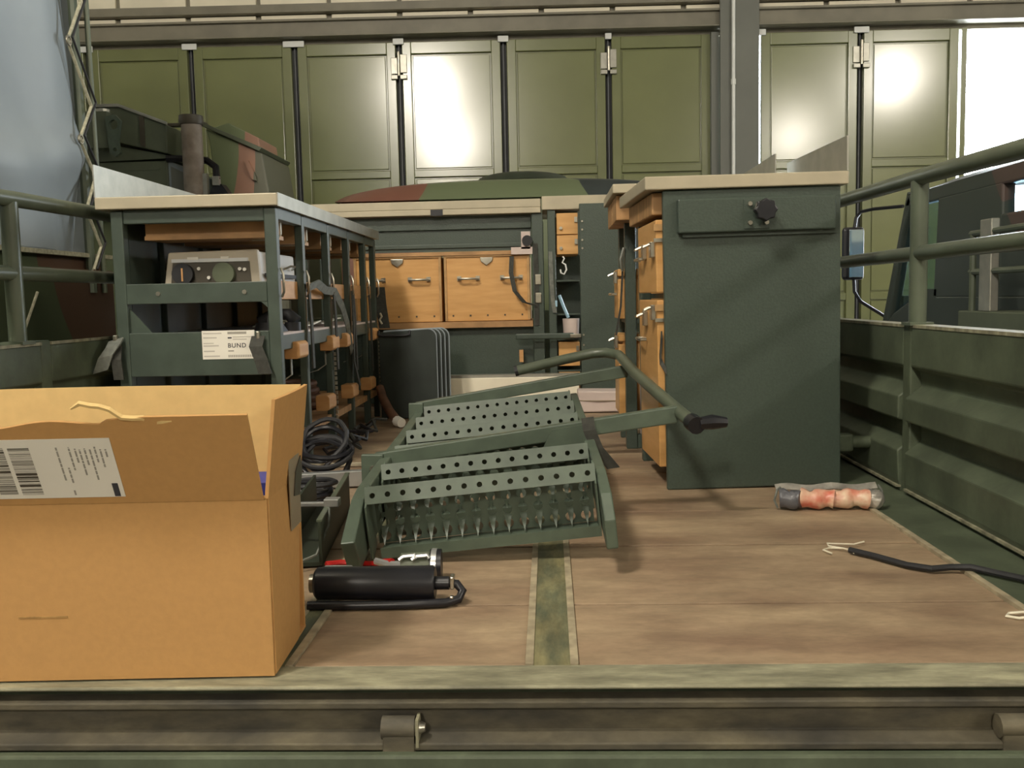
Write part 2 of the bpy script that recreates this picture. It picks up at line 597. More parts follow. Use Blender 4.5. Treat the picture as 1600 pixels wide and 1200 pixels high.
# chassis side beams
B(((TX0+.5, Y0+.1, -.5), (TX0+.62, 7.5, -.06)), ((TX1-.62, Y0+.1, -.5), (TX1-.5, 7.5, -.06))).build('chassis_beam', 'gate_green', truck)
wl = MB()
for wx in (TX0+.05, TX1-.4):
    for wy in (3.0, 6.6):
        wl = MB().cyl((wx, wy, -.78), (wx+.35, wy, -.78), .52, 24)
        wl.build('wheel', 'rubber', truck, smooth=True)
PROF = [(0, .44), (0, .338), (.022, .326), (.03, .288), (-.012, .256), (-.012, .196), (.03, .182), (.03, .144), (-.012, .112), (-.008, .03), (0, .0), (0, -.06), (.05, -.06), (.05, .44)]
for side, X in ((1, TX1), (-1, TX0)):
    for ya, yb in ((Y0+.03, 2.43), (2.48, Y1)):
        g = MB().prism([(X+side*a, z) for a, z in PROF], 1, ya, yb).build('side_gate', 'gate_green', truck, bev=.004)
        B(((X-.004 if side < 0 else X-.002, ya, .438), (X+.054 if side > 0 else X+.004, yb, .446))).build('top_edge', 'worn_edge', g)
        if side > 0:
            B(((X-.012, ya, .012), (X+.0, yb, .018))).build('crease', 'worn_edge', g)
    B(((min(X, X+side*.06), 2.43, -.06), (max(X, X+side*.06), 2.48, .45))).build('stake_post', 'gate_green', truck, bev=.004)
    # tube rails above the gate
    gx = X+side*.02
    rl = MB().tube([(gx, 1.0, .80), (gx, 1.7, .806), (gx, 2.4, .82), (gx, 3.4, .828), (gx, 5.4, .828)], .021, 12).build('guard_rail', 'rail_green', truck, smooth=True)
    MB().tube([(gx, 1.0, .628), (gx, 5.4, .628)], .019, 12).build('guard_rail', 'rail_green', truck, smooth=True)
    for py in (1.1, 2.36 if side < 0 else 2.44, 3.85, 5.2):
        MB().tube([(gx, py, .44), (gx, py, .81)], .022, 12).build('rail_post', 'rail_green', truck, smooth=True)
        B(((gx-.03, py-.03, .444), (gx+.03, py+.03, .452))).build('rail_foot', 'rail_green', truck)
MB().tube([(TX1-.004, 2.70, .10), (TX1-.07, 2.70, .10)], .018, 10).build('gate_catch', 'gate_green', truck, smooth=True)
B(((TX1-.11, 2.68, .075), (TX1-.06, 2.72, .125))).build('gate_catch', 'gate_green', truck, bev=.006)
B(((TX0, Y1, -.06), (TX1, Y1+.05, .46))).build('headboard', 'gate_green', truck, bev=.004)


# cab behind the headboard, only its camouflaged roof is in view
def roof(u, v):
    x = -1 + 2*u
    y = -1 + 2*v
    ex = max(0, 1-abs(x)**5.5)**(1/2.2)
    ey = max(0, 1-abs(y)**6)**(1/2.6)
    return (TC + x*1.14, 6.85 + y*.9, 1.17 + .10*ex*ey + .055*(1-x*x)*ey)


cabroof = MB().grid(roof, 44, 20)
cb = cabroof.build('cab_roof', 'camo_roof', truck, smooth=True)
B(((TC-1.12, 5.97, -.4), (TC+1.12, 7.7, 1.18))).build('cab_body', 'camo_roof', truck, bev=.03)


def hatch(u, v):
    r = v
    a = u*2*math.pi
    return (-.165 + .34*r*math.cos(a), 6.5 + .34*r*math.sin(a), 1.315 + .075*math.sqrt(max(0, 1-r**2.6)))


MB().grid(hatch, 28, 8).build('hatch', 'dark_green', cb, smooth=True)

# ================================================================== left workbench
LX0, LX1, LY0, LY1, LT = -1.327, -.785, 2.71, 4.32, .857
lb = thing('workbench', 'long green steel workbench with open shelves and a white inventory sheet on its end', 'workbench', (-1.05, 3.5, 0))
B(((LX0, LY0, LT-.036), (LX1, LY1, LT))).build('worktop', 'galv_white', lb, bev=.003)
B(((LX1, LY0, LT-.038), (LX1+.003, LY1, LT+.001))).build('worktop_edge', 'galv', lb)
B(((LX0, LY0, LT), (LX0+.004, LY1, LT+.095))).build('backsplash', 'galv', lb)
PX0, PX1 = LX0+.035, LX1-.012
posts = [2.73, 3.02, 3.37, 3.71, 4.04, 4.27]
for y in posts:
    B(((PX1-(.036 if y < 2.8 else .026), y, .0), (PX1, y+.03, LT-.04))).build('post', 'bench_green', lb, bev=.003)
    B(((PX0, y, .0), (PX0+.036, y+.034, LT-.04))).build('post', 'bench_green', lb, bev=.003)
# cross rails at the near end
B(((PX0+.036, 2.735, LT-.078), (PX1-.036, 2.755, LT-.037))).build('end_rail', 'bench_green', lb, bev=.003)
for z0, z1 in ((.542, .602), (.325, .456)):
    e = B(((PX0+.036, 2.730, z0), (PX1-.036, 2.742, z1)), ((PX0+.036, 2.742, z1-.006), (PX1-.036, 2.765, z1))).build('end_rail', 'bench_green', lb, bev=.002)
    if z0 > .5:
        for bx in (-1.16, -.90):
            MB().cyl((bx, 2.727, .572), (bx, 2.731, .572), .007, 8).build('bolt', 'steel', e)
MB().prism([(PX0+.036, .456), (PX0+.036, .53), (PX0+.10, .456)], 1, 2.745, 2.75).build('gusset', 'bench_green', lb)
MB().prism([(PX1-.036, .542), (PX1-.055, .542), (PX1-.036, .525)], 1, 2.731, 2.741).build('gusset', 'bench_green', lb)
# side rails
for y0, y1 in zip(posts[:-1], posts[1:]):
    B(((PX1-.03, y0+.034, LT-.072), (PX1-.002, y1, LT-.037))).build('side_rail', 'bench_green', lb, bev=.002)
    B(((PX0, y0+.034, LT-.072), (PX0+.02, y1, LT-.037))).build('side_rail', 'bench_green', lb, bev=.002)
# drawers hung under the top, each with a steel bracket
for y in (2.80, 3.11, 3.46, 3.80, 4.12):
    d = B(((PX0+.07, y, LT-.122), (PX1-.045, y+.16, LT-.110))).build('drawer', 'wood_brown', lb)
    B(((PX0+.072, y+.004, LT-.110), (PX0+.08, y+.156, LT-.06))).build('drawer_side', 'wood_brown', d)
    B(((PX0+.08, y+.004, LT-.110), (PX1-.06, y+.012, LT-.06))).build('drawer_side', 'wood_brown', d)
    B(((PX1-.06, y+.004, LT-.110), (PX1-.05, y+.156, LT-.06))).build('drawer_side', 'wood_brown', d)
    MB().ribbon([(PX1-.12, y+.08, LT-.125), (PX1-.045, y+.08, LT-.125), (PX1-.03, y+.08, LT-.108), (PX1-.03, y+.08, LT-.05)], (0, .014, 0), .0015).build('bracket', 'galv_white', d)
# shelves
B(((PX0+.02, 2.77, .55), (-.86, 4.25, .565))).build('shelf', 'bench_green', lb)
B(((PX0+.02, 2.75, .395), (PX1-.002, 4.27, .44))).build('shelf', 'bench_green', lb, bev=.003)
B(((PX0+.02, 2.75, .435), (PX1-.006, 4.27, .447))).build('shelf_board', 'pinkish', lb)
B(((PX0+.02, 2.75, .10), (PX1-.01, 4.27, .125))).build('shelf', 'wood_brown', lb)
for i, (y0, y1) in enumerate(zip(posts[:-1], posts[1:])):
    B(((PX1-.045, y0+.036, .548), (PX1-.022, y1-.002, .605))).build('shelf_front', 'wood_block', lb, bev=.002)
B(((PX0+.015, 2.8, .12), (PX0+.02, 4.25, .80))).build('back_panel', 'bench_green', lb)
# wooden stop blocks on the shelf edges
for y, z in ((2.86, .362), (3.31, .362), (3.55, .362), (4.10, .362), (3.22, .155), (3.62, .155), (4.0, .15)):
    bl = MB().prism([(PX1-.03, z), (PX1+.012, z), (PX1+.020, z+.008), (PX1+.020, z+.045), (PX1+.012, z+.054), (PX1-.03, z+.054)], 1, y, y+.105).build('stop_block', 'wood_block', lb, bev=.003)
for y in (2.86, 3.31, 4.05):
    MB().ribbon([(PX1-.02, y+.04, .362), (PX1-.02, y+.04, .31), (PX1-.05, y+.04, .29), (PX1-.12, y+.04, .27)], (0, .014, 0), .0015).build('bracket', 'galv', lb)
# inventory sheet
sh = B(((-1.035, 2.7285, .374), (-.876, 2.7298, .459))).build('inventory_sheet', 'paper', lb, label='white printed inventory sheet')


def onplate(x, z, y=2.7282):
    return Matrix.Translation((x, y, z)) @ Matrix.Rotation(math.pi/2, 4, 'X')


text_mesh('BUND', .0185, onplate(-.958, .408), 'lettering', 'ink', sh)
for x0, x1, z, h, mm in ((-1.031, -.975, .449, .004, 'ink_light'), (-1.031, -.99, .436, .004, 'ink_light'), (-1.031, -1.0, .420, .003, 'ink_light'), (-1.031, -.985, .412, .004, 'ink_light'),
                         (-1.031, -.998, .396, .004, 'ink_light'), (-1.031, -.983, .381, .004, 'ink_light'), (-.957, -.90, .448, .007, 'ink_grey'), (-.957, -.945, .435, .004, 'ink'),
                         (-.942, -.884, .438, .003, 'ink_light'), (-.942, -.90, .431, .003, 'ink_light'), (-.957, -.94, .396, .004, 'ink_grey')):
    B(((x0, 2.7281, z), (x1, 2.7285, z+h))).build('print_line', mm, sh)
for k in range(14):
    B(((-.957+k*.0054, 2.7281, .379), (-.957+k*.0054+.0032, 2.7285, .386))).build('print_line', 'ink_grey', sh)


def strap(name, pts, wv, parent, material='webbing', th=.0025):
    return MB().ribbon(pts, wv, th).build(name, material, parent)


# straps hanging from the posts
strap('strap', [(-1.292, 2.722, .438), (-1.292, 2.70, .42), (-1.312, 2.69, .39), (-1.33, 2.69, .345)], (.045, .0, .012), lb, 'webbing_grey')
strap('strap', [(-1.290, 2.72, .42), (-1.285, 2.70, .38), (-1.28, 2.70, .32)], (.03, 0, 0), lb)
B(((-1.3, 2.715, .43), (-1.287, 2.73, .452))).build('strap_hook', 'steel', lb, bev=.003)
strap('strap', [(-.862, 2.722, .44), (-.866, 2.705, .41), (-.85, 2.70, .37), (-.84, 2.70, .33)], (.04, 0, .0), lb)
B(((-.868, 2.715, .432), (-.857, 2.73, .455))).build('strap_hook', 'steel', lb, bev=.003)
for i, y in enumerate(posts):
    x = PX1+.006
    z = .60
    MB().tube([(x, y+.01, z+.04), (x+.008, y+.005, z+.02), (x+.008, y+.005, z-.03), (x, y+.01, z-.045)], .004, 6).build('buckle', 'steel', lb, smooth=True)
    if i in (1, 2, 3, 4):
        strap('strap', [(x+.004, y+.015, z), (x+.008, y+.02, z-.12), (x+.012, y+.01, z-.25 - .03*i)], (0, .026, 0), lb)
strap('strap', [(PX1+.015, 4.29, .60), (PX1+.02, 4.29, .52), (PX1+.035, 4.28, .41)], (.05, 0, 0), lb)
MB().tube([(PX1+.018, 4.27, .48), (PX1+.026, 4.265, .465), (PX1+.016, 4.265, .45), (PX1+.026, 4.265, .43)], .005, 6).build('strap_hook', 'galv_white', lb, smooth=True)
strap('strap', [(PX1+.006, 3.05, .585), (PX1+.012, 3.15, .60), (PX1+.012, 3.26, .578), (PX1+.015, 3.38, .575), (PX1+.014, 3.5, .52), (PX1+.015, 3.58, .45), (PX1+.02, 3.62, .34)], (0.012, 0, .026), lb, 'webbing_grey')
strap('strap', [(PX1+.008, 3.72, .58), (PX1+.014, 3.70, .45), (PX1+.012, 3.69, .30), (PX1+.03, 3.70, .20)], (0, .024, 0), lb)
# thin chains at the posts
for y in (3.39, 4.28):
    ch = MB()
    for k in range(16):
        ch.box((PX1+.002, y-.004, .34-k*.018), (PX1+.010, y+.004, .352-k*.018))
    ch.build('chain', 'steel', lb)

# instrument case on the shelf
ic = thing('instrument_case', 'light grey instrument case with two dials on the left workbench shelf', 'instrument', (-1.03, 3.1, .565))
yw = 2.86
MB().prism([(-1.19, .567), (-.895, .567), (-.9, .70), (-1.17, .698)], 1, yw+.02, yw+.42).build('body', 'case_light', ic, bev=.006)
fr = MB().prism([(-1.2, .567), (-.89, .567), (-.897, .705), (-1.178, .70)], 1, yw, yw+.025).build('front_frame', 'case_beige', ic, bev=.006)
MB().prism([(-1.175, .57), (-.918, .57), (-.922, .668), (-1.163, .665)], 1, yw-.004, yw+.002).build('panel', 'dial_dark', fr)
B(((-1.165, yw-.007, .668), (-.925, yw+.002, .679))).build('panel_rim', 'case_light', fr)
for dx, r_, mm in ((-1.128, .033, 'rubber'), (-1.0, .034, 'dial_green')):
    dl = MB().cyl((dx, yw-.022, .632), (dx, yw, .632), r_, 20).build('dial', mm, fr, smooth=True)
for dx, dz, mm in ((-1.145, .65, 'paper'), (-1.08, .648, 'paper'), (-1.05, .62, 'paper'), (-.952, .645, 'paper'), (-.937, .643, 'paper')):
    MB().cyl((dx, yw-.01, dz), (dx, yw, dz), .0055, 8).build('screw', mm, fr)
B(((-1.13, yw-.024, .61), (-1.125, yw-.021, .65))).build('pointer', 'wood_block', fr)
B(((-1.115, yw-.008, .676), (-1.08, yw-.004, .684)), ((-1.01, yw-.008, .676), (-.985, yw-.004, .684))).build('label_plate', 'paper', fr)
B(((-.892, yw+.05, .62), (-.884, yw+.40, .632))).build('side_strip', 'rubber', ic)
MB().tube([(-.892, yw+.26, .65), (-.872, yw+.28, .66), (-.872, yw+.34, .66), (-.892, yw+.36, .65)], .004, 6).build('handle', 'steel', ic, smooth=True)

# handset and papers on the lower shelf
o = thing('telephone_handset', 'black handset lying on the papers of the left workbench shelf', 'handset', (-.86, 2.98, .447))
MB().tube([(-.93, 2.97, .475), (-.89, 2.97, .50), (-.84, 2.97, .50), (-.815, 2.97, .475)], [.022, .020, .020, .022], 10).build('grip', 'rubber', o, smooth=True)
MB().cyl((-.825, 2.965, .447), (-.825, 2.965, .475), .026, 12).build('earpiece', 'rubber', o, smooth=True)
MB().cyl((-.92, 2.965, .447), (-.92, 2.965, .475), .026, 12).build('earpiece', 'rubber', o, smooth=True)
MB().prism([(2.80, .447), (2.93, .447), (2.81, .50)], 0, -.86, -.83).build('tmp', 'rubber', o).name = 'cradle'
for k, (x0, y0, x1, y1, z) in enumerate(((-1.0, 3.10, -.845, 3.34, .447), (-.98, 3.42, -.845, 3.66, .447))):
    p = MB().grid(lambda u, v: (x0+(x1-x0)*u+.02*v, y0+(y1-y0)*v, z+.012+.008*math.sin(3*u+4*v+k)+.006*u), 6, 6).build('paper_sheet', 'paper', solid=.004)
    tag(p, ('crumpled white papers beside the black handset on the shelf', 'curled white papers farther along the workbench shelf')[k], 'papers')

# ================================================================== cardboard box
BXM = Matrix.Translation((-.401, 1.268, 0)) @ Matrix.Rotation(R(2.2), 4, 'Z')
bx = thing('cardboard_box', 'large open cardboard box with raised flaps and a white shipping label', 'box', (-.72, 1.36, .006))
W_, D_, H_ = .64, .20, .263
t_ = .004
zf = .008


def BB(a, b):
    return MB().box(a, b).xf(BXM)


BB((-W_, 0, zf), (0, t_, H_)).build('wall_panel', 'card', bx, bev=.0015)
BB((-W_, D_-t_, zf), (0, D_, H_)).build('wall_panel', 'card', bx, bev=.0015)
MB().grid(lambda u, v: (.004*math.sin(math.pi*v)*math.sin(math.pi*u) - .012*max(0, u-.75)*(1-v)*4*u, t_+(D_-2*t_)*u, zf+(H_-zf)*v), 10, 10).xf(BXM).build('wall_panel', 'card', bx, solid=.004)
BB((-W_, 0, zf), (-W_+t_, D_, H_)).build('wall_panel', 'card', bx)
BB((-W_, 0, zf-.002), (0, D_, zf+.002)).build('bottom_panel', 'card', bx)
# flaps
sl = math.atan2(.060, .127)
FL = .141
FM = BXM @ Matrix.Translation((0, 0, H_)) @ Matrix.Rotation(sl, 4, 'X')


def frontflap(u, v):
    tear = .007*math.sin(u*9)+.006*math.sin(u*23+1)*(u < .7)
    hh = FL + (tear - .004 if u < .75 else .0)
    return FM @ Vector((-W_+W_*u - (.004)*(u > .99), 0, hh*v))


ff = MB().grid(frontflap, 60, 6).build('flap', 'card', bx, solid=.004)
MB().tube([BXM @ Vector((-W_, .002, H_+.001)), BXM @ Vector((-.002, .002, H_+.001))], .0035, 6).build('crease', 'card_edge', bx)
tr = MB().tube([FM @ Vector((-.235+.013*k, .002*math.sin(k), FL + .022*math.exp(-((k-2)/3.)**2)+.003*math.sin(k*2.1)-.001*k)) for k in range(11)], [.0015]+[.004]*9+[.0015], 6)
tr.build('torn_strip', 'card_in', bx)
MB().grid(lambda u, v: (-W_+W_*u+.010*v*(u > .99), D_-t_+.003*math.sin(u*5)*v, H_+.143*v + .003*math.sin(u*3)*v), 30, 4).xf(BXM).build('flap', 'card_in', bx, solid=.004)
MB().grid(lambda u, v: (.016*v+.004*math.sin(3*u)*v, D_*u, H_+(.143-.003*(1-u))*v), 6, 6).xf(BXM).build('flap', 'card', bx, solid=.005)
MB().grid(lambda u, v: (-W_-.05*v, D_*u, H_+.13*v), 4, 4).xf(BXM).build('flap', 'card', bx, solid=.004)
BB((.006, .105, .19), (.0075, .17, .30)).build('tape', 'tape', bx)
MB().prism([(.125, .24), (.16, .235), (.182, .27), (.175, .295), (.14, .275)], 0, .0078, .0095).xf(BXM).build('torn_tape', 'tape_dark', bx)
BB((-.36, -.0008, .098), (-.29, .001, .1005)).build('dent', 'card_edge', bx)
o = BB((-.06, .03, zf+.003), (-.008, .12, .28)).build('blue_packet', 'blue')
tag(o, 'blue packet standing inside the open cardboard box', 'packet')
# shipping label on the front flap
lab = MB().box((-W_+.02, -.0034, .012), (-.194, -.0026, .110)).xf(FM).build('shipping_label', 'paper', bx, label='white shipping label with bar codes')


def LBx(x0, x1, z0, z1, mm):
    z0, z1 = z0*.84, z1*.84
    MB().box((x0, -.0040, z0), (x1, -.0034, z1)).xf(FM).build('print', mm, lab)


random.seed(3)
for bx0, bx1, z0, z1 in ((-.306, -.335, .022, .116), (-.341, -.366, .024, .116), (-.385, -.44, .02, .11)):
    z = z0
    while z < z1:
        h = random.choice((.0012, .002, .003, .0045))
        LBx(bx1, bx0, z, min(z+h, z1), random.choice(('ink_grey', 'ink_light', 'ink_grey', 'dial_dark')))
        z += h + random.choice((.0008, .0014, .002))
for x, z0, z1 in ((-.297, .05, .115), (-.288, .045, .075), (-.280, .07, .115), (-.272, .085, .112), (-.266, .06, .11), (-.259, .08, .112), (-.252, .05, .11), (-.245, .085, .115), (-.238, .075, .11), (-.231, .095, .11), (-.29, .02, .03)):
    z = z0
    x += .028
    while z < z1:
        h = random.uniform(.004, .012)
        LBx(x-.0012, x+.0010, z, min(z+h, z1), 'ink_grey')
        z += h+.002
LBx(-.208, -.200, .016, .042, 'ink')

# ================================================================== right bench with the closed end panel
RB = thing('workbench', 'green steel workbench with a closed end panel, hinged flap and black knob', 'workbench', (.55, 2.85, 0))
RM = Matrix.Translation((.558, 2.55, 0)) @ Matrix.Rotation(R(3.2), 4, 'Z') @ Matrix.Rotation(R(-.6), 4, 'Y')


def RBx(a, b):
    return MB().box(a, b).xf(RM)


RBx((-.240, 0, .002), (.240, .02, .816)).build('end_panel', 'panel_green', RB, bev=.004)
RBx((-.289, -.012, .818), (.258, .50, .853)).build('worktop', 'galv_white', RB, bev=.003)
RBx((.252, -.012, .853), (.256, .50, .945)).build('backsplash', 'galv', RB)
fp = RBx((-.204, -.026, .700), (.218, -.002, .790)).build('hinged_flap', 'panel_green', RB, bev=.004)
RBx((-.19, -.010, .690), (.225, -.001, .702)).build('flap_lip', 'panel_green', fp)
bp = RBx((-.03, -.029, .706), (.04, -.026, .784)).build('vice_plate', 'panel_green', fp, bev=.004)
for a in (-.017, .027):
    for z in (.722, .772):
        MB().cyl(RM @ Vector((a+.003, -.036, z)), RM @ Vector((a+.003, -.028, z)), .006, 8).build('bolt', 'steel', bp)
kb = MB()
pts = []
for k in range(16):
    r_ = .026 if k % 2 else .031
    pts.append((.018+r_*math.cos(k*math.pi/8), .752+r_*math.sin(k*math.pi/8)))
kb.prism(pts, 1, -.075, -.05).xf(RM).build('star_knob', 'black', fp, bev=.003)
MB().cyl(RM @ Vector((.015, -.05, .75)), RM @ Vector((.015, -.02, .75)), .012, 12).build('knob_stem', 'black', fp)
RBx((-.235, .02, .78), (-.205, .48, .815)).build('side_rail', 'panel_green', RB)
for yy in (.455,):
    RBx((-.235, yy, .002), (-.2, yy+.035, .78)).build('post', 'panel_green', RB, bev=.003)
    RBx((.2, yy, .002), (.235, yy+.035, .78)).build('post', 'panel_green', RB, bev=.003)
RBx((-.265, .03, .755), (-.12, .46, .814)).build('drawer', 'wood_brown', RB, bev=.003)
RBx((-.2, .02, .527), (.2, .48, .543)).build('shelf', 'panel_green', RB)
RBx((-.2, .02, .04), (.2, .48, .06)).build('shelf', 'panel_green', RB)
RBx((.205, .02, .06), (.215, .48, .8)).build('back_panel', 'panel_green', RB)
MB().ribbon([RM @ Vector((-.246, .016, .43)), RM @ Vector((-.252, .014, .36)), RM @ Vector((-.238, -.004, .33))], (0, .01, .02), .002).build('strap', 'webbing', RB)


def dhandle(c, ax, L, out, r, name, material, parent):
    c = Vector(c)
    ax = Vector(ax)
    out = Vector(out)
    p = [c-ax*L/2, c-ax*L/2+out*.8, c-ax*L*.38+out, c+ax*L*.38+out, c+ax*L/2+out*.8, c+ax*L/2]
    return MB().tube(p, r, 7).build(name, material, parent, smooth=True)


def latch(parent, m, x, y, z):
    # toggle latch: two plates and a lever on the -x face
    MB().box((x-.012, y-.018, z-.03), (x, y+.018, z+.012)).xf(m).build('latch', 'steel', parent, bev=.002)
    MB().tube([m @ Vector((x-.014, y-.012, z+.005)), m @ Vector((x-.030, y-.012, z-.002)), m @ Vector((x-.030, y+.012, z-.002)), m @ Vector((x-.014, y+.012, z+.005))], .004, 6).build('latch_wire', 'steel', parent, smooth=True)


for (z0, z1, lbl, y1) in ((.545, .742, 'upper plywood chest inside the closed bench', .34), (.062, .525, 'tall lower plywood chest inside the closed bench', .34)):
    c = thing('wooden_chest', lbl + ', its end showing past the green panel', 'chest', RM @ Vector((-.1, .25, z0)))
    RBx((-.256, .028, z0), (.19, y1, z1)).build('body', 'ply', c, bev=.003)
    RBx((-.262, .022, z1-.03), (-.20, .03, z1-.012)).build('lid_edge', 'ply_edge', c)
    latch(c, RM, -.256, .06, z1-.07 if z0 > .3 else .50)
    latch(c, RM, -.256, .20, z1-.07 if z0 > .3 else .48)
    dhandle(RM @ Vector((-.256, .25, (z0+z1)/2 if z0 > .3 else .41)), (0, 1, 0), .1, (-.02, 0, 0), .005, 'handle', 'steel', c)
    RBx((-.262, .0225, z1-.06), (-.232, .028, z1-.05)).build('corner_plate', 'steel', c)

# ================================================================== second bench behind it
R2 = thing('workbench', 'dark green workbench between the closed bench and the dark back panel', 'workbench', (.5, 3.3, 0))
X0 = .214
B(((X0, 3.07, .868), (.76, 3.56, .898))).build('worktop', 'galv_white', R2, bev=.003)
B(((.735, 3.07, .898), (.739, 3.56, .980))).build('backsplash', 'galv', R2)
for y in (3.24, 3.50):
    B(((.265, y, 0), (.303, y+.04, .868))).build('post', 'panel_green', R2, bev=.003)
    B(((.70, y, 0), (.738, y+.04, .868))).build('post', 'panel_green', R2, bev=.003)
B(((.303, 3.245, .0), (.70, 3.275, .05))).build('foot_rail', 'panel_green', R2, bev=.003)
B(((.27, 3.28, .82), (.30, 3.50, .868))).build('side_rail', 'panel_green', R2)
for y in (3.12, 3.34):
    B(((.228, y, .785), (.40, y+.2, .866))).build('drawer', 'wood_brown', R2, bev=.003)
B(((.27, 3.25, .44), (.73, 3.54, .455))).build('shelf', 'panel_green', R2)
B(((.27, 3.285, .10), (.73, 3.54, .115))).build('shelf', 'panel_green', R2)
B(((.66, 3.28, .1), (.67, 3.54, .86))).build('back_panel', 'panel_green', R2)
strap('strap', [(.258, 3.26, .62), (.25, 3.25, .50), (.232, 3.24, .40)], (0, .03, 0), R2)
MB().tube([(.262, 3.235, .70), (.25, 3.23, .66), (.256, 3.23, .62)], .006, 6).build('buckle', 'steel', R2, smooth=True)
for z0, z1, lbl, ya in ((.455, .63, 'plywood chest on the upper shelf of the dark green bench', 3.30), (.115, .40, 'plywood chest on the lower shelf of the dark green bench', 3.30)):
    c = thing('wooden_chest', lbl, 'chest', (.48, ya+.12, z0))
    B(((.245, ya, z0), (.64, ya+.19, z1-.035))).build('body', 'ply', c, bev=.003)
    B(((.26, ya+.015, z1-.036), (.625, ya+.175, z1-.024))).build('lid_rebate', 'ply', c)
    B(((.245, ya, z1-.025), (.64, ya+.19, z1))).build('lid', 'ply', c, bev=.003)
    dhandle((.245, ya+.12, (z0+z1)/2), (0, 1, 0), .1, (-.02, 0, 0), .005, 'handle', 'steel', c)
    latch(c, Matrix.Identity(4), .245, ya+.05, z1-.02)
o = B(((.315, 3.268, .049), (.41, 3.275, .235))).build('plastic_sheet', 'pinkish', bev=.002)
tag(o, 'pale plastic sheet standing at the foot of the dark green bench', 'sheet')

# ================================================================== back bench: chests
bk = thing('workbench', 'wide workbench at the head of the truck bed holding two plywood chests', 'workbench', (-.6, 4.85, 0))
BY = 4.6
B(((-1.27, BY-.02, .948), (-.032, 5.15, .976)), ((-1.27, BY-.02, .976), (-.032, 5.15, 1.016))).build('worktop', 'galv_white', bk, bev=.003)
B(((-.57, BY-.024, .945), (-.51, BY-.0195, .975))).build('worktop_catch', 'black', bk)
for x in (-1.25, -.078):
    B(((x, BY, 0), (x+.055, BY+.04, .948))).build('post', 'panel_green', bk, bev=.003)
    B(((x, 5.08, 0), (x+.055, 5.12, .948))).build('post', 'panel_green', bk, bev=.003)
B(((-1.2, BY+.05, .775), (-.08, BY+.055, .945))).build('drawer_front', 'panel_green', bk)
B(((-1.2, BY+.035, .88), (-.08, BY+.06, .945)), ((-1.2, BY+.04, .79), (-.08, BY+.06, .81))).build('apron_rail', 'panel_green', bk, bev=.003)
B(((-1.2, BY, .752), (-.08, BY+.05, .770))).build('chest_rail', 'wood_brown', bk)
B(((-1.2, BY-.005, .395), (-.08, 5.1, .425))).build('shelf', 'wood_brown', bk)
B(((-1.2, BY+.04, .02), (-.08, BY+.045, .395))).build('lower_panel', 'panel_green', bk)
B(((-.13, BY-.012, .775), (-.085, BY, .86))).build('catch_plate', 'pinkish', bk)
MB().cyl((-.10, BY-.025, .815), (-.10, BY-.005, .815), .026, 14).build('catch_knob', 'rubber', bk, smooth=True)
B(((-.18, BY-.012, .75), (-.075, BY+.0, .785))).build('catch_arm', 'pinkish', bk)
for z in (.60, .51):
    B(((-.066, BY-.012, z), (-.036, BY, z+.05))).build('buckle', 'steel', bk, bev=.003)
strap('strap', [(-.06, BY-.004, .80), (-.058, BY-.006, .6), (-.06, BY-.004, .40)], (.022, 0, 0), bk)
strap('strap', [(-.178, BY-.006, .74), (-.182, BY-.03, .66), (-.165, BY-.04, .57), (-.12, BY-.03, .515), (-.07, BY-.02, .50)], (.022, 0, .0), bk)
B(((-.15, BY-.012, .22), (-.13, BY+.0, .28))).build('latch_block', 'wood_block', bk)
chest0 = None
for k, (x0, x1) in enumerate(((-.965, -.530), (-.515, -.092))):
    c = thing('wooden_chest', ('plywood chest on the head bench beside the dark stacked panels', 'plywood chest on the head bench with a black strap hanging over it')[k], 'chest', ((x0+x1)/2, BY+.2, .425), 'chests on the head bench')
    B(((x0, BY+.015, .427), (x1, 5.0, .748))).build('body', 'ply', c, bev=.003)
    B(((x0-.004, BY+.006, .744), (x1+.004, BY+.03, .752))).build('lid_edge', 'ply_edge', c)
    B(((x0, BY+.008, .430), (x0+.012, BY+.016, .744))).build('corner_strip', 'ply_edge', c)
    B(((x1-.012, BY+.008, .430), (x1, BY+.016, .744))).build('corner_strip', 'ply_edge', c)
    for hx0 in (x0+.10, x1-.11) if k == 0 else (x0+.12, x1-.09):
        dhandle((hx0, BY+.012, .636), (1, 0, 0), .095, (0, -.03, 0), .006, 'handle', 'steel', c)
        B(((hx0-.056, BY+.006, .628), (hx0-.036, BY+.015, .65))).build('handle_plate', 'steel', c)
        B(((hx0+.036, BY+.006, .628), (hx0+.056, BY+.015, .65))).build('handle_plate', 'steel', c)
    mx = (x0+x1)/2
    MB().prism([(mx-.032, .740), (mx+.032, .740), (mx+.028, .72), (mx, .70), (mx-.028, .72)], 1, BY+.004, BY+.015).build('latch', 'steel', c, bev=.002)
    sc = MB()
    for j in range(5):
        for z in (.455,):
            sc.box((x0+.04+j*(x1-x0-.08)/4-.004, BY+.0125, z-.004), (x0+.04+j*(x1-x0-.08)/4+.004, BY+.0155, z+.004))
    sc.build('screws', 'dial_dark', c)

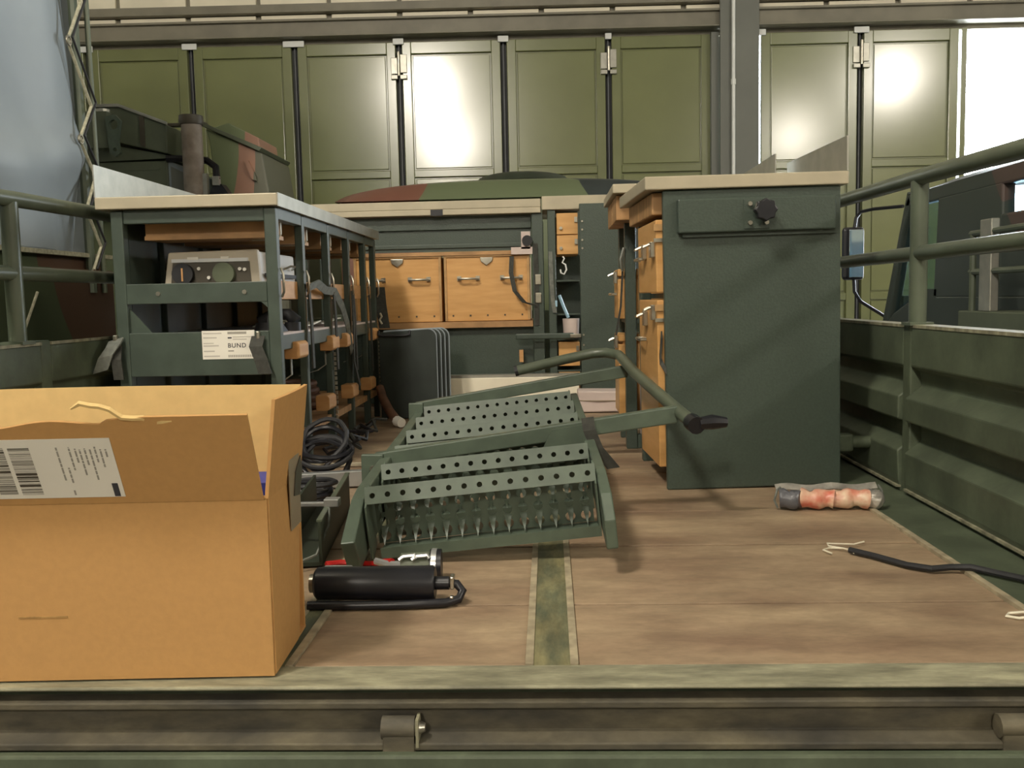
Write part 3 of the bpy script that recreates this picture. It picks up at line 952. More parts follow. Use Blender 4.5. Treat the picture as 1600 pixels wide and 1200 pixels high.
# narrow rack to its right, with drawers and pigeonholes
rk = thing('drawer_rack', 'narrow rack with plywood drawers, dark pigeonholes and a tall dark side panel', 'rack', (.17, 4.85, 0))
B(((-.026, BY-.01, .962), (.345, 5.15, 1.028))).build('worktop', 'galv_white', rk, bev=.003)
B(((.0, BY, 0), (.038, BY+.04, .962))).build('post', 'panel_green', rk, bev=.003)
B(((.0, 5.08, 0), (.038, 5.12, .962))).build('post', 'panel_green', rk, bev=.003)
B(((.155, BY-.04, .0), (.362, BY-.02, .985))).build('side_panel', 'panel_green', rk, bev=.003)
B(((.04, 4.9, .05), (.36, 4.91, .95))).build('back_panel', 'panel_green', rk)
for z in (.62, .455, .33, .175, .06):
    B(((.04, BY+.01, z-.008), (.155, 4.9, z))).build('shelf', 'panel_green', rk)
for z0, z1 in ((.842, .945), (.745, .838), (.195, .315), (.075, .165)):
    d = B(((.045, BY+.004, z0), (.150, 4.88, z1))).build('drawer', 'ply', rk, bev=.003)
    MB().cyl((.065, BY-.008, z0+.03), (.065, BY+.006, z0+.03), .008, 8).build('knob', 'steel', d)
    B(((.132, BY-.006, z1-.045), (.146, BY+.005, z1-.02))).build('latch', 'steel', d)
for z in (.90, .86, .81, .77, .35, .30):
    MB().cyl((.168, BY-.046, z), (.168, BY-.039, z), .005, 8).build('bolt', 'steel', rk)
B(((.148, BY-.006, .74), (.156, BY, .95))).build('rail', 'panel_green', rk)
strap('strap', [(.012, BY-.006, .76), (.016, BY-.01, .60), (.022, BY-.012, .50), (.03, BY-.012, .46)], (.02, 0, 0), rk, 'webbing_grey')
B(((.022, BY-.014, .49), (.042, BY-.008, .52))).build('buckle', 'blue_light', rk)
o = thing('flat_bar', 'green flat bar pushed through the narrow drawer rack', 'bar', (-.03, BY-.05, .33))
B(((-.165, BY-.06, .333), (.12, BY-.045, .362))).build('bar', 'bench_green', o, bev=.006)
B(((.10, BY-.062, .338), (.155, BY-.05, .356))).build('bar_end', 'steel', o, bev=.003)
o = thing('metal_hook', 'small silver S-hook hanging in the top pigeonhole', 'hook', (.085, BY+.0, .63))
MB().tube([(.072, BY+.005, .735), (.08, BY+.005, .725), (.07, BY+.005, .705), (.085, BY+.005, .695), (.09, BY+.005, .67), (.078, BY+.005, .648), (.062, BY+.005, .655), (.06, BY+.005, .672)], .0045, 6).build('hook', 'white_paint', o, smooth=True)
o = thing('cup', 'beige cup in the pigeonhole holding a pale stick', 'cup', (.11, BY+.03, .362))
MB().tube([(.108, BY+.01, .335), (.108, BY+.01, .345), (.108, BY+.01, .43)], [.036, .038, .042], 18).build('body', 'pinkish', o, smooth=True)
o = MB().tube([(.052, BY-.02, .545), (.072, BY-.01, .49), (.095, BY+.0, .435)], .008, 8).build('brush_stick', 'blue_light', smooth=True)
tag(o, 'pale blue stick leaning out of the beige cup', 'stick')

# ================================================================== things at the head of the bed
o = thing('white_board', 'long white board lying in front of the head bench', 'board', (-.2, 4.53, 0))
B(((-.50, 4.50, .004), (.14, 4.565, .152))).build('board', 'board_white', o, bev=.004)
B(((-.50, 4.505, .152), (.14, 4.56, .166))).build('board_lip', 'galv', o)
o = thing('packing_block', 'pinkish wrapped block on the floor beside the narrow rack', 'block', (.225, 4.33, 0))
MB().prism([(.135, .004), (.32, .004), (.322, .10), (.125, .104)], 1, 4.26, 4.40).build('body', 'pinkish', o, bev=.008)
MB().tube([(.128, 4.262, .06), (.225, 4.252, .058), (.323, 4.262, .056)], .003, 6).build('fold', 'tape', o)
for k in range(4):
    x0, x1 = -.770, -.512+.016*k
    y = 4.17+.026*k
    zt = .405

    def outl(x0=x0, x1=x1):
        p = [(x0, .003), (x1, .003)]
        for a in range(0, 91, 15):
            p.append((x1-.035+.035*math.cos(R(a)), zt-.035+.035*math.sin(R(a))))
        p += [(x0, zt-.012)]
        return p
    o = thing('folded_panel', ('dark green upright panel carrying a black handle, foremost of four stacked at the head bench', 'dark green upright panel directly behind the one with the handle', 'dark green upright panel second behind the one with the handle', 'dark green upright panel of the stack nearest the plywood chests')[k], 'panel', ((x0+x1)/2, y+.01, .003), 'stacked upright panels')
    MB().prism(outl(), 1, y, y+.016).build('sheet', 'pack_dark', o, bev=.002)
    MB().tube([(x1+.001, y+.008, .01), (x1+.001, y+.008, zt-.035)] + [(x1-.035+.036*math.cos(R(a)), y+.008, zt-.035+.036*math.sin(R(a))) for a in (20, 45, 70, 90)] + [(x0+.02, y+.008, zt-.008)], .005, 6).build('edge_trim', 'grey_cabinet', o, smooth=True)
    if k == 0:
        dhandle((-.70, y, .40), (1, 0, 0), .14, (0, -.012, -.02), .006, 'handle', 'rubber', o)

# ================================================================== folding stair lying on its side
ST = thing('folding_stair', 'green steel boarding stair with perforated treads and folded handrail lying on the floor', 'stair', (-.15, 2.35, 0))
yaw, tilt, pit = .0213, .0889, .0341
SM = Matrix.Translation((-.3825, 1.8423, .1426)) @ Matrix.Rotation(yaw, 4, 'Z') @ Matrix.Rotation(pit, 4, 'X') @ Matrix.Rotation(-tilt, 4, 'Y')
TL, SP = .472, .2186
NH = 15


def holed(L, H, n, r, rows=1):
    q = MB()
    cw, chh = L/n, H/rows
    m = 12
    for j in range(rows):
        for i in range(n):
            cx, cy = (i+.5)*cw, (j+.5)*chh
            vs = []
            for k in range(m):
                a = 2*math.pi*k/m
                c, s = math.cos(a), math.sin(a)
                t = min(cw/2/abs(c) if abs(c) > 1e-6 else 1e9, chh/2/abs(s) if abs(s) > 1e-6 else 1e9)
                vs.append((cx+c*t, 0, cy+s*t))
            for k in range(m):
                a = 2*math.pi*k/m
                vs.append((cx+r*math.cos(a), 0, cy+r*math.sin(a)))
            fs = [(k, (k+1) % m, m+(k+1) % m, m+k) for k in range(m)]
            # corner fillers
            q.add(vs, fs)
            for sx in (-1, 1):
                for sy in (-1, 1):
                    ang = math.atan2(sy*chh, sx*cw)
                    k0 = int(math.floor((ang % (2*math.pi))/(2*math.pi/m)))
                    q.add([vs[k0], (cx+sx*cw/2, 0, cy+sy*chh/2), vs[(k0+1) % m]], [(0, 1, 2)])
    return q


def make_tread(j):
    tm = SM @ Matrix.Translation((0, SP*j, 0))
    # holed flange, tipped back a little
    hm = tm @ Matrix.Translation((0, 0, -.019)) @ Matrix.Rotation(R(-26), 4, 'X')
    t = holed(TL, .035, NH, .0058).xf(hm).build('tread', 'stair_green', ST, solid=.003)
    MB().box((0, -.001, .035), (TL, .004, .037)).xf(hm).build('flange_lip', 'stair_green', t)
    # body of the channel below: grating, teeth, bottom flange, ends
    g = holed(TL-.02, .09, 14, .0105, 3).xf(tm @ Matrix.Translation((.01, .05, -.115))).build('grating', 'stair_green', t, solid=.003)
    th = MB()
    th2 = MB()
    for k in range(14):
        x = .025+k*(TL-.05)/13
        th.add([(x-.0085, .050, -.080), (x+.0085, .050, -.080), (x, .022, -.114), (x, .048, -.107)], [(0, 1, 2), (0, 2, 3), (1, 3, 2), (0, 3, 1)])
        th2.add([(x-.005, .050, -.05), (x+.005, .050, -.05), (x, .032, -.066), (x, .048, -.064)], [(0, 1, 2), (0, 2, 3), (1, 3, 2), (0, 3, 1)])
    th.xf(tm).build('teeth', 'stair_green', t)['kind'] = 'stuff'
    th2.xf(tm).build('teeth', 'stair_green', t)['kind'] = 'stuff'
    MB().box((0, .016, .0), (TL, .052, .003)).xf(tm).build('top_web', 'stair_green', t)
    MB().box((0, .050, -.028), (TL, .053, .0)).xf(tm).build('back_web', 'stair_green', t)
    bt = MB().box((.02, .0, -.124), (TL, .056, -.118)).box((.02, -.002, -.134), (TL, .0, -.112)).xf(tm)
    bt.build('bottom_flange', 'stair_green', t)
    for k in range(12):
        pass
    MB().prism([(-.012, -.022), (.055, .012), (.055, -.118), (.0, -.134), (-.012, -.13)], 0, 0.0, .004).xf(tm).build('end_plate', 'stair_green', t)
    MB().prism([(-.012, -.022), (.055, .012), (.055, -.118), (.0, -.134), (-.012, -.13)], 0, TL-.004, TL).xf(tm).build('end_plate', 'stair_green', t)


for j in range(6):
    make_tread(j)
# side rails of the stair, with cut-off feet toward the tailgate
for side, x0, x1 in ((0, -.034, -.006), (1, TL+.002, TL+.024)):
    prof = [(-.115, -.062), (.03, -.012), (.10, -.004), (1.18, -.004), (1.18, -.115), (.02, -.115), (-.08, -.128)] if side == 0 else \
           [(-.115, -.070), (-.070, -.028), (.05, -.006), (1.18, -.004), (1.18, -.115), (.05, -.115), (-.09, -.135), (-.115, -.127)]
    MB().prism(prof, 0, x0, x1).xf(SM).build('stringer', 'stair_green', ST, bev=.003)


# handrail arms (folded over) and tube
def arm(pa, pb, h, name='handrail_arm'):
    pa, pb = Vector(pa), Vector(pb)
    d = pb-pa
    q = MB()
    wdt = Vector((-d.y, d.x, 0)).normalized()*.016
    hh = Vector((0, 0, h))
    q.add([pa-wdt-hh, pb-wdt-hh*1.15, pb+wdt-hh*1.15, pa+wdt-hh, pa-wdt, pb-wdt, pb+wdt, pa+wdt], [(0, 3, 2, 1), (4, 5, 6, 7), (0, 1, 5, 4), (1, 2, 6, 5), (2, 3, 7, 6), (3, 0, 4, 7)])
    return q.build(name, 'stair_green', ST, bev=.003)


a1 = arm((-.44, 2.27, .160), (.308, 2.27, .266), .036)
a2 = arm((-.44, 2.98, .206), (.248, 2.98, .316), .034)
B(((-.470, 2.245, .082), (-.415, 2.262, .160))).build('pivot_plate', 'stair_green', ST, bev=.003)
MB().cyl((-.44, 2.24, .125), (-.44, 2.246, .125), .008, 10).build('pivot_bolt', 'steel', ST)
B(((-.458, 2.955, .10), (-.41, 2.97, .206))).build('pivot_plate', 'stair_green', ST, bev=.003)
B(((-.415, 2.258, .16-.052), (.0, 2.262, .16-.046))).build('arm_slot', 'stair_green', a1)
# gusset brace between stair and near arm
MB().prism([(.0, .215), (.09, .228), (.115, .165), (-.03, .15)], 1, 2.236, 2.244).build('brace_plate', 'stair_green', ST)
strap('tie_strap', [(.088, 2.23, .245), (.092, 2.222, .215), (.11, 2.225, .17), (.15, 2.235, .12)], (.03, 0, .004), ST)
hr = MB().tube([(.330, 2.19, .238), (.317, 2.25, .248), (.280, 2.5, .281), (.247, 2.75, .312), (.230, 2.93, .337), (.222, 3.0, .346), (.185, 3.04, .352), (.14, 3.05, .350), (.05, 3.04, .333), (-.112, 3.0, .300)], .0165, 12)
hrt = hr.build('handrail_tube', 'rail_green', ST, smooth=True)
MB().cyl((-.114, 3.0, .2995), (-.104, 3.0, .302), .0172, 12).build('end_plug', 'rubber', hrt)
hk = MB().tube([(.331, 2.185, .237), (.338, 2.15, .232)], .021, 12).build('end_grip', 'black', hrt, smooth=True)
MB().tube([(.345, 2.16, .236), (.375, 2.165, .238), (.41, 2.17, .236)], [.014, .018, .012], 8).build('end_catch', 'black', hrt, smooth=True)

# ================================================================== loose things on the bed
# black cylinder with hose
o = thing('pump_cylinder', 'black cylinder with a bent hose lying beside the cardboard box', 'cylinder', (-.31, 1.60, .0))
cy = MB().tube([(-.425, 1.602, .037), (-.42, 1.602, .037), (-.215, 1.600, .036), (-.21, 1.600, .036)], [.024, .029, .031, .027], 20).build('barrel', 'black', o, smooth=True)
MB().tube([(-.21, 1.600, .036), (-.185, 1.600, .036)], .012, 12).build('neck', 'black', o, smooth=True)
MB().tube([(-.192, 1.601, .036), (-.172, 1.60, .034), (-.162, 1.598, .022), (-.168, 1.585, .011), (-.19, 1.572, .009), (-.25, 1.565, .009), (-.33, 1.562, .009), (-.43, 1.562, .009)], .008, 10).build('hose', 'black', o, smooth=True)
B(((-.183, 1.588, .027), (-.176, 1.612, .05))).build('clamp', 'steel', o, bev=.002)
B(((-.183, 1.573, .006), (-.176, 1.583, .02))).build('clamp', 'steel', o, bev=.002)
MB().cyl((-.434, 1.602, .037), (-.424, 1.602, .037), .017, 12).build('end_cap', 'steel', o, smooth=True)
# torch-like connector
o = thing('hose_connector', 'silver ribbed connector with a black ring and red tube behind the black cylinder', 'connector', (-.28, 1.73, 0))
MB().cyl((-.290, 1.728, .028), (-.235, 1.730, .030), .0265, 18).build('sleeve', 'grey_green', o, smooth=True)
for k in range(2):
    MB().tube([(-.292+.024*k, 1.705, .048), (-.284+.024*k, 1.708, .054), (-.262+.024*k, 1.708, .056), (-.258+.024*k, 1.706, .050)], .0045, 6).build('rib', 'alu', o)
MB().cyl((-.235, 1.730, .030), (-.214, 1.731, .030), .031, 20).build('ring', 'black', o, smooth=True)
MB().cyl((-.232, 1.7305, .030), (-.222, 1.7305, .030), .0325, 20).build('band', 'alu', o, smooth=True)
MB().tube([(-.29, 1.728, .030), (-.315, 1.735, .03), (-.345, 1.75, .034)], [.010, .008, .007], 8).build('tip', 'alu', o, smooth=True)
MB().tube([(-.31, 1.736, .036), (-.335, 1.76, .028), (-.36, 1.80, .012), (-.395, 1.814, .0105), (-.43, 1.816, .0115), (-.455, 1.80, .013)], .007, 8).build('red_tube', 'red', o, smooth=True)
o = B(((-.43, 1.665, .002), (-.375, 1.69, .045))).build('steel_clip', 'alu', bev=.004)
tag(o, 'small bright steel clip between the black cylinder and red tube', 'clip')
# dark tray
TM = Matrix.Translation((-.50, 1.84, 0)) @ Matrix.Rotation(R(6), 4, 'Z')
o = thing('metal_tray', 'dark green metal channel lying between the box and the stair', 'tray', (-.5, 2.1, 0))
MB().box((-.06, -.02, .004), (.03, .50, .012)).xf(TM).build('bottom', 'dark_green', o)
MB().box((.024, -.02, .012), (.030, .50, .095)).xf(TM).build('side', 'dark_green', o)
MB().box((-.060, -.02, .012), (-.054, .50, .095)).xf(TM).build('side', 'dark_green', o)
MB().box((.021, -.02, .095), (.032, .50, .099)).xf(TM).build('edge', 'rail_green', o)
MB().tube([TM @ Vector(p) for p in ((.034, .08, .10), (.036, .05, .07), (.02, -.03, .03), (-.04, -.06, .012))], .003, 6).build('wire', 'webbing_grey', o, smooth=True)
o = MB().box((-.19, .0, 0), (.19, .03, .045)).xf(Matrix.Translation((-.66, 2.60, .004)) @ Matrix.Rotation(R(14), 4, 'Z')).build('aluminium_bar', 'alu', bev=.002)
tag(o, 'bright aluminium bar on the floor between the stair and the cardboard box', 'bar')
o = MB().box((-.63, 1.945, .0985), (-.485, 1.957, .108)).box((-.49, 1.937, .0985), (-.458, 1.965, .116))
o = o.build('slim_rod', 'alu', bev=.002)
tag(o, 'slim bright rod with a block end lying across the dark channel', 'rod')
o = MB().box((-.10, 0, 0), (.10, .01, .012)).xf(Matrix.Translation((-.70, 2.95, .004)) @ Matrix.Rotation(R(2), 4, 'Z')).build('thin_batten', 'galv_white', bev=.002)
tag(o, 'thin pale batten on the floor behind the cable coil', 'batten')
# coils of cable
random.seed(5)
for n_, (cx, cy, rr, cnt, lbl) in enumerate(((-.68, 2.72, .072, 7, 'coil of black cable on the floor behind the cardboard box'), (-.66, 2.46, .06, 4, 'small loose coil of black cable beside the aluminium bar'))):
    o = thing('cable_coil', lbl, 'cable', (cx, cy, 0))
    for k in range(cnt):
        pts = []
        ax, ay = random.uniform(.8, 1.2), random.uniform(.8, 1.2)
        tx, ty = random.uniform(-.5, .5), random.uniform(.2, .9) if n_ == 0 else random.uniform(-.1, .2)
        for a in range(20):
            an = a/20*2*math.pi
            x, y = rr*ax*math.cos(an), rr*ay*math.sin(an)
            pts.append((cx+x+random.uniform(-.004, .004), cy+y*.7, max(.009, .012+.012*k + (y*ty+x*tx*.3+rr*.6*(n_ == 0)))))
        MB().tube(pts, .0075, 7, closed=True).build('loop', 'black' if k % 3 else 'rubber', o, smooth=True)
o = MB().tube([(-.64, 2.75, .012), (-.58, 2.80, .012), (-.53, 2.88, .015), (-.50, 3.0, .012)], .008, 7).build('loose_cable', 'rubber', smooth=True)
tag(o, 'short loose black cable end leading from the coil toward the bench', 'cable')
# jumble under the left bench
for k, (x, y, z, r_, mm, lbl) in enumerate(((-.95, 3.1, .127, .10, 'rubber', 'dark coiled hose on the bottom shelf of the left workbench'),
                                            (-.985, 3.56, .127, .09, 'brown_lump', 'brown coiled belt on the bottom shelf of the left workbench'))):
    o = thing('coiled_hose', lbl, 'hose', (x, y, z))
    for j in range(4):
        MB().tube([(x+r_*math.cos(a/16*2*math.pi)*(1-.1*j), y+r_*math.sin(a/16*2*math.pi), z+.016+.026*j) for a in range(16)], .014, 8, closed=True).build('loop', mm, o, smooth=True)
o = thing('brown_hose', 'short brown hose with a white end cap leaning under the left workbench', 'hose', (-.68, 3.92, 0))
MB().tube([(-.76, 4.10, .15), (-.74, 4.05, .11), (-.70, 3.98, .06), (-.655, 3.90, .026)], .02, 10).build('tube', 'brown_lump', o, smooth=True)
MB().tube([(-.655, 3.90, .026), (-.63, 3.865, .022)], [.023, .020], 10).build('end_cap', 'paper', o, smooth=True)
MBX = thing('cable_tangle', 'tangle of dark straps on the floor along the left workbench', 'straps', (-.72, 3.3, 0))
random.seed(11)
for k in range(5):
    px, py = -.725+random.uniform(-.015, .02), 2.90+.15*k
    pts = [(px+.04*math.sin(j*1.7+k), py+.05*j, .012+abs(.05*math.sin(j*1.3+k))) for j in range(7)]
    MB().tube(pts, .007, 6).build('strap', ('black', 'webbing', 'rubber')[k % 3], MBX, smooth=True)

# crumpled foil bag on the right
o = thing('foil_bag', 'crumpled silver tube bag with a red and cream print by the right side gate', 'bag', (.675, 2.28, 0))


def bagr(x0, x1, n, seed, r0):
    random.seed(seed)
    pts, rs = [], []
    for i in range(n+1):
        t = i/n
        pts.append((x0+(x1-x0)*t, 2.285-.012*t+.003*math.sin(9*t+seed), .027+.002*math.sin(7*t+seed)))
        rs.append(r0*(1+.10*math.sin(11*t+seed)+.06*random.uniform(-1, 1)))
    return pts, rs


for x0, x1, mm, sd, nm in ((.562, .612, 'bag_grey', 1, 'bag_end'), (.612, .69, 'bag_red', 2, 'printed_wrap'), (.69, .772, 'bag_red', 3, 'printed_wrap'), (.772, .792, 'bag_silver', 4, 'bag_end')):
    p, r_ = bagr(x0, x1, 8, sd, .023)
    MB().tube(p, r_, 14).build(nm, mm, o, smooth=True)
MB().tube([(.795, 2.265, .006), (.812, 2.27, .02), (.805, 2.27, .05), (.798, 2.275, .062)], .003, 6).build('clip_wire', 'webbing_grey', o, smooth=True)
MB().tube([(.556, 2.28, .006), (.548, 2.28, .025), (.556, 2.285, .05), (.565, 2.29, .055)], .003, 6).build('clip_wire', 'webbing_grey', o, smooth=True)
MB().grid(lambda u, v: (.56+.25*u, 2.31+.02*v, .042+.012*v+.003*math.sin(u*14)), 16, 2).build('top_fold', 'bag_silver', o, solid=.002)
# cable and white wires
o = thing('power_cable', 'black cable with bared white wires trailing over the plank floor', 'cable', (.75, 1.78, .003))
MB().tube([(.606, 1.885, .008), (.64, 1.84, .008), (.68, 1.775, .008), (.715, 1.745, .009), (.75, 1.748, .011), (.785, 1.74, .013), (.82, 1.70, .012), (.85, 1.665, .012), (.90, 1.60, .012)], .0065, 8).build('sheath', 'rubber', o, smooth=True)
for pts in ([(.607, 1.884, .008), (.60, 1.905, .006), (.575, 1.925, .006), (.578, 1.945, .006), (.60, 1.94, .006), (.63, 1.935, .006), (.656, 1.948, .008)],
            [(.60, 1.905, .006), (.572, 1.912, .005), (.556, 1.898, .005), (.566, 1.872, .005)],
            [(.607, 1.884, .006), (.61, 1.872, .005), (.632, 1.872, .005)]):
    MB().tube(pts, .0018, 6).build('wire', 'wire_white', o, smooth=True)
o = MB().tube([(.86, 1.50, .0045), (.81, 1.504, .007), (.781, 1.506, .0085), (.745, 1.512, .0035), (.735, 1.50, .003), (.75, 1.488, .0035), (.781, 1.486, .0085), (.81, 1.484, .007), (.86, 1.482, .0045)], .0025, 6).build('white_wire', 'wire_white', smooth=True)
tag(o, 'loop of bare white wire lying on the floor near the tailgate', 'wire')
o = MB().prism([(.60, 1.44), (.625, 1.437), (.632, 1.452), (.61, 1.458)], 2, .002, .006).build('paper_scrap', 'paper')
bpy.data.objects.remove(o)

# ================================================================== neighbouring canvas truck (left)
cv = thing('canvas_truck', 'neighbouring army truck with a pale canvas cover laced along its edge', 'truck', (-3.1, 3.0, GZ))


def canv(u, v):
    y = .4+3.60*u
    z = .775+2.2*v
    b = .03*math.sin(y*5.2)*math.sin(v*5)+.02*math.sin(y*11+v*9)*(1-v) + .045*math.exp(-((z-1.18+.10*math.sin(y*2.4))/.10)**2)
    return (-2.0 + b - .06*v*v - (.02+.05*(1-v))*max(0, (u-.93)/.07), y, z)


MB().grid(canv, 90, 40).build('canvas_cover', 'canvas', cv, smooth=True)
MB().grid(lambda u, v: (-2.04-2.1*u, 4.085+.02*math.sin(u*9), .775+2.2*v), 10, 8).build('canvas_cover', 'canvas', cv, smooth=True)
MB().grid(lambda u, v: (-2.06-2.1*u, .4+3.68*v, 2.975+.25*math.sin(math.pi*u)), 10, 8).build('canvas_cover', 'canvas', cv, smooth=True)
MB().tube([(-1.99, 4.0, .60), (-2.0, 4.0, 1.9), (-2.03, 4.0, 2.9)], .02, 8).build('corner_pole', 'rail_green', cv, smooth=True)
MB().tube([(-1.98, 4.09, .60), (-1.985, 4.09, 1.9), (-2.0, 4.09, 2.9)], .012, 8).build('corner_pole', 'grey_green', cv, smooth=True)
yz = [(a_-.08, z_) for a_, z_ in [(3.98, 1.99), (4.06, 1.82), (3.93, 1.63), (4.10, 1.40), (3.98, 1.24), (4.10, 1.10), (4.00, .95), (4.11, .80), (4.02, .68)]]
MB().tube([(-1.955, a, z) for a, z in yz], .007, 6).build('lacing_rope', 'rope', cv, smooth=True)
MB().tube([(-1.948, a+.03, z+.02) for a, z in yz], .005, 6).build('lacing_rope', 'rubber', cv, smooth=True)
for a, z in yz[::2]:
    MB().tube([(-1.95, a+.018*math.cos(k*math.pi/4), z+.018*math.sin(k*math.pi/4)) for k in range(8)], .005, 6, closed=True).build('eyelet', 'steel', cv, smooth=True)
B(((-2.02, .4, .752), (-1.985, 4.2, .770))).build('hem_rail', 'rope', cv)
g = B(((-2.02, .4, .10), (-1.99, 4.2, .70))).build('side_gate', 'camo', cv, bev=.004)
B(((-2.06, .4, .62), (-2.02, 4.2, .76))).build('gate_top', 'camo', cv)
MB().tube([(-1.985, 3.40, .40), (-1.985, 3.55, .60)], .006, 6).build('gate_chain', 'rope', g)
B(((-4.1, .4, -.1), (-2.02, 4.2, .10))).build('bed', 'dark_green', cv)
for wy in (1.2, 3.4):
    for wx in (-4.05, -2.4):
        MB().cyl((wx, wy, -.78), (wx+.35, wy, -.78), .52, 24).build('wheel', 'rubber', cv, smooth=True)

# ================================================================== army vehicle in the background left
av = thing('army_vehicle', 'camouflaged army vehicle with exhaust stack and bins parked before the folding doors', 'vehicle', (-2.7, 7.0, GZ))
AY = 6.5
B(((-4.2, AY+.1, -.5), (-1.85, 8.3, 1.18))).build('hull', 'camo_box', av, bev=.03)
# grey cabinet
gc = B(((-3.35, AY-.1, 1.18), (-2.60, AY+.5, 1.53))).build('cabinet', 'grey_green', av, bev=.01)
MB().prism([(-2.60, 1.18), (-2.38, 1.20), (-2.39, 1.43), (-2.60, 1.53)], 1, AY-.1, AY+.5).build('cabinet_side', 'grey_cabinet', av, bev=.005)
MB().prism([(-2.58, 1.20), (-2.41, 1.215), (-2.42, 1.41), (-2.58, 1.49)], 1, AY-.106, AY-.1).build('cabinet_door', 'column_paint', gc)
B(((-3.3, AY-.104, 1.47), (-2.66, AY-.1, 1.48))).build('cabinet_trim', 'grey_green', gc)
# open bin
bn = MB().prism([(-3.10, 1.90), (-2.91, 1.90), (-2.59, 1.77), (-2.59, 1.575), (-3.10, 1.70)], 1, AY-.12, AY+.4).build('bin', 'grey_green', av, bev=.006)
MB().prism([(-3.10, 1.915), (-2.91, 1.915), (-2.58, 1.785), (-2.58, 1.765), (-2.91, 1.895), (-3.10, 1.895)], 1, AY-.14, AY-.12).build('bin_rim', 'galv', bn)
MB().prism([(-2.77, 1.84), (-2.74, 1.83), (-2.74, 1.62), (-2.77, 1.63)], 1, AY-.135, AY-.12).build('bin_rib', 'dial_dark', bn)
MB().prism([(-3.2, 1.69), (-2.60, 1.57), (-2.60, 1.55), (-3.2, 1.535)], 1, AY-.08, AY+.4).build('bin_support', 'grey_green', av)


def holed_plate(outer, holes, y0, y1):
    # plate in the x-z plane with round holes cut through it
    from mathutils.geometry import tessellate_polygon
    loops = [outer] + [[(cx+r*math.cos(-2*math.pi*k/14), cz+r*math.sin(-2*math.pi*k/14)) for k in range(14)] for cx, cz, r in holes]
    tris = tessellate_polygon([[Vector((x, z, 0)) for x, z in lp] for lp in loops])
    flat = [p for lp in loops for p in lp]
    n = len(flat)
    q = MB().add([(x, y0, z) for x, z in flat] + [(x, y1, z) for x, z in flat],
                 [tuple(t) for t in tris] + [tuple(i+n for i in reversed(t)) for t in tris])
    o0 = 0
    for lp in loops:
        m = len(lp)
        q.f += [(o0+i, o0+(i+1) % m, n+o0+(i+1) % m, n+o0+i) for i in range(m)]
        o0 += m
    return q


holed_plate([(-2.93, 1.80), (-2.86, 1.81), (-2.825, 1.77), (-2.85, 1.64), (-2.84, 1.56), (-2.87, 1.535), (-2.91, 1.56)],
            [(-2.873, 1.745, .032), (-2.873, 1.58, .014)], AY-.3, AY-.27).build('bracket', 'stair_green', av)
B(((-3.08, AY-.27, 1.60), (-2.93, AY-.12, 1.84))).build('bracket_block', 'grey_green', av)
MB().cyl((-2.99, AY-.2, 1.84), (-2.99, AY-.2, 1.865), .05, 12).build('bracket_cap', 'galv', av)
# exhaust stack
ex = MB().tube([(-2.385, AY-.2, 1.20), (-2.385, AY-.2, 1.5), (-2.385, AY-.2, 1.76)], .068, 20).build('exhaust_stack', 'exhaust', av, smooth=True)
MB().tube([(-2.385, AY-.2, 1.745), (-2.385, AY-.2, 1.765), (-2.385, AY-.2, 1.805)], [.075, .082, .078], 20).build('stack_cap', 'dial_dark', ex, smooth=True)
B(((-2.325, AY-.22, 1.28), (-2.29, AY-.18, 1.42))).build('stack_bracket', 'galv', ex)
B(((-2.75, AY+.1, 1.80), (-2.4, AY+.16, 1.82))).build('hand_rail', 'dial_dark', av)
MB().tube([(-2.6, AY-.12, 1.54), (-2.45, AY-.10, 1.54), (-2.32, AY-.12, 1.52), (-2.25, AY-.15, 1.47), (-2.23, AY-.2, 1.38)], .024, 8).build('hose', 'black', av, smooth=True)
B(((-2.255, AY-.22, 1.34), (-2.21, AY-.18, 1.40))).build('hose_fitting', 'galv', av)
MB().prism([(-2.32, 1.20), (-2.10, 1.20), (-2.20, 1.35), (-2.26, 1.34)], 1, AY-.2, AY-.1).build('hose_base', 'black', av)
# slope-sided engine housing
eh = MB().prism([(-2.30, 1.15), (-1.92, 1.15), (-1.98, 1.58), (-2.01, 1.60), (-2.37, 1.76), (-2.35, 1.68)], 1, AY+.02, AY+.7).build('engine_housing', 'camo_box', av, bev=.01)
MB().prism([(-2.39, 1.775), (-2.37, 1.795), (-1.97, 1.615), (-1.99, 1.59)], 1, AY-.01, AY+.72).build('housing_lid', 'grey_green', eh, bev=.004)
MB().prism([(-2.37, 1.79), (-2.25, 1.82), (-2.04, 1.71), (-2.03, 1.63)], 1, AY+.15, AY+.6).build('housing_top', 'camo_box', eh, bev=.008)
MB().prism([(-2.10, 1.53), (-2.07, 1.53), (-2.02, 1.42), (-2.02, 1.39), (-2.05, 1.40)], 1, AY-.01, AY+.02).build('handle', 'camo_box', eh)

# ================================================================== neighbouring truck cab (right)
ct = thing('truck_cab', 'dark camouflaged truck cab with bright side window beyond the right rail', 'truck', (3.0, 4.5, GZ))
CX, CW = 2.0, 4.1


def sidepoly(p, x0, x1, name, material, parent, bev=.01):
    return MB().prism(p, 0, x0, x1).build(name, material, parent, bev=bev)


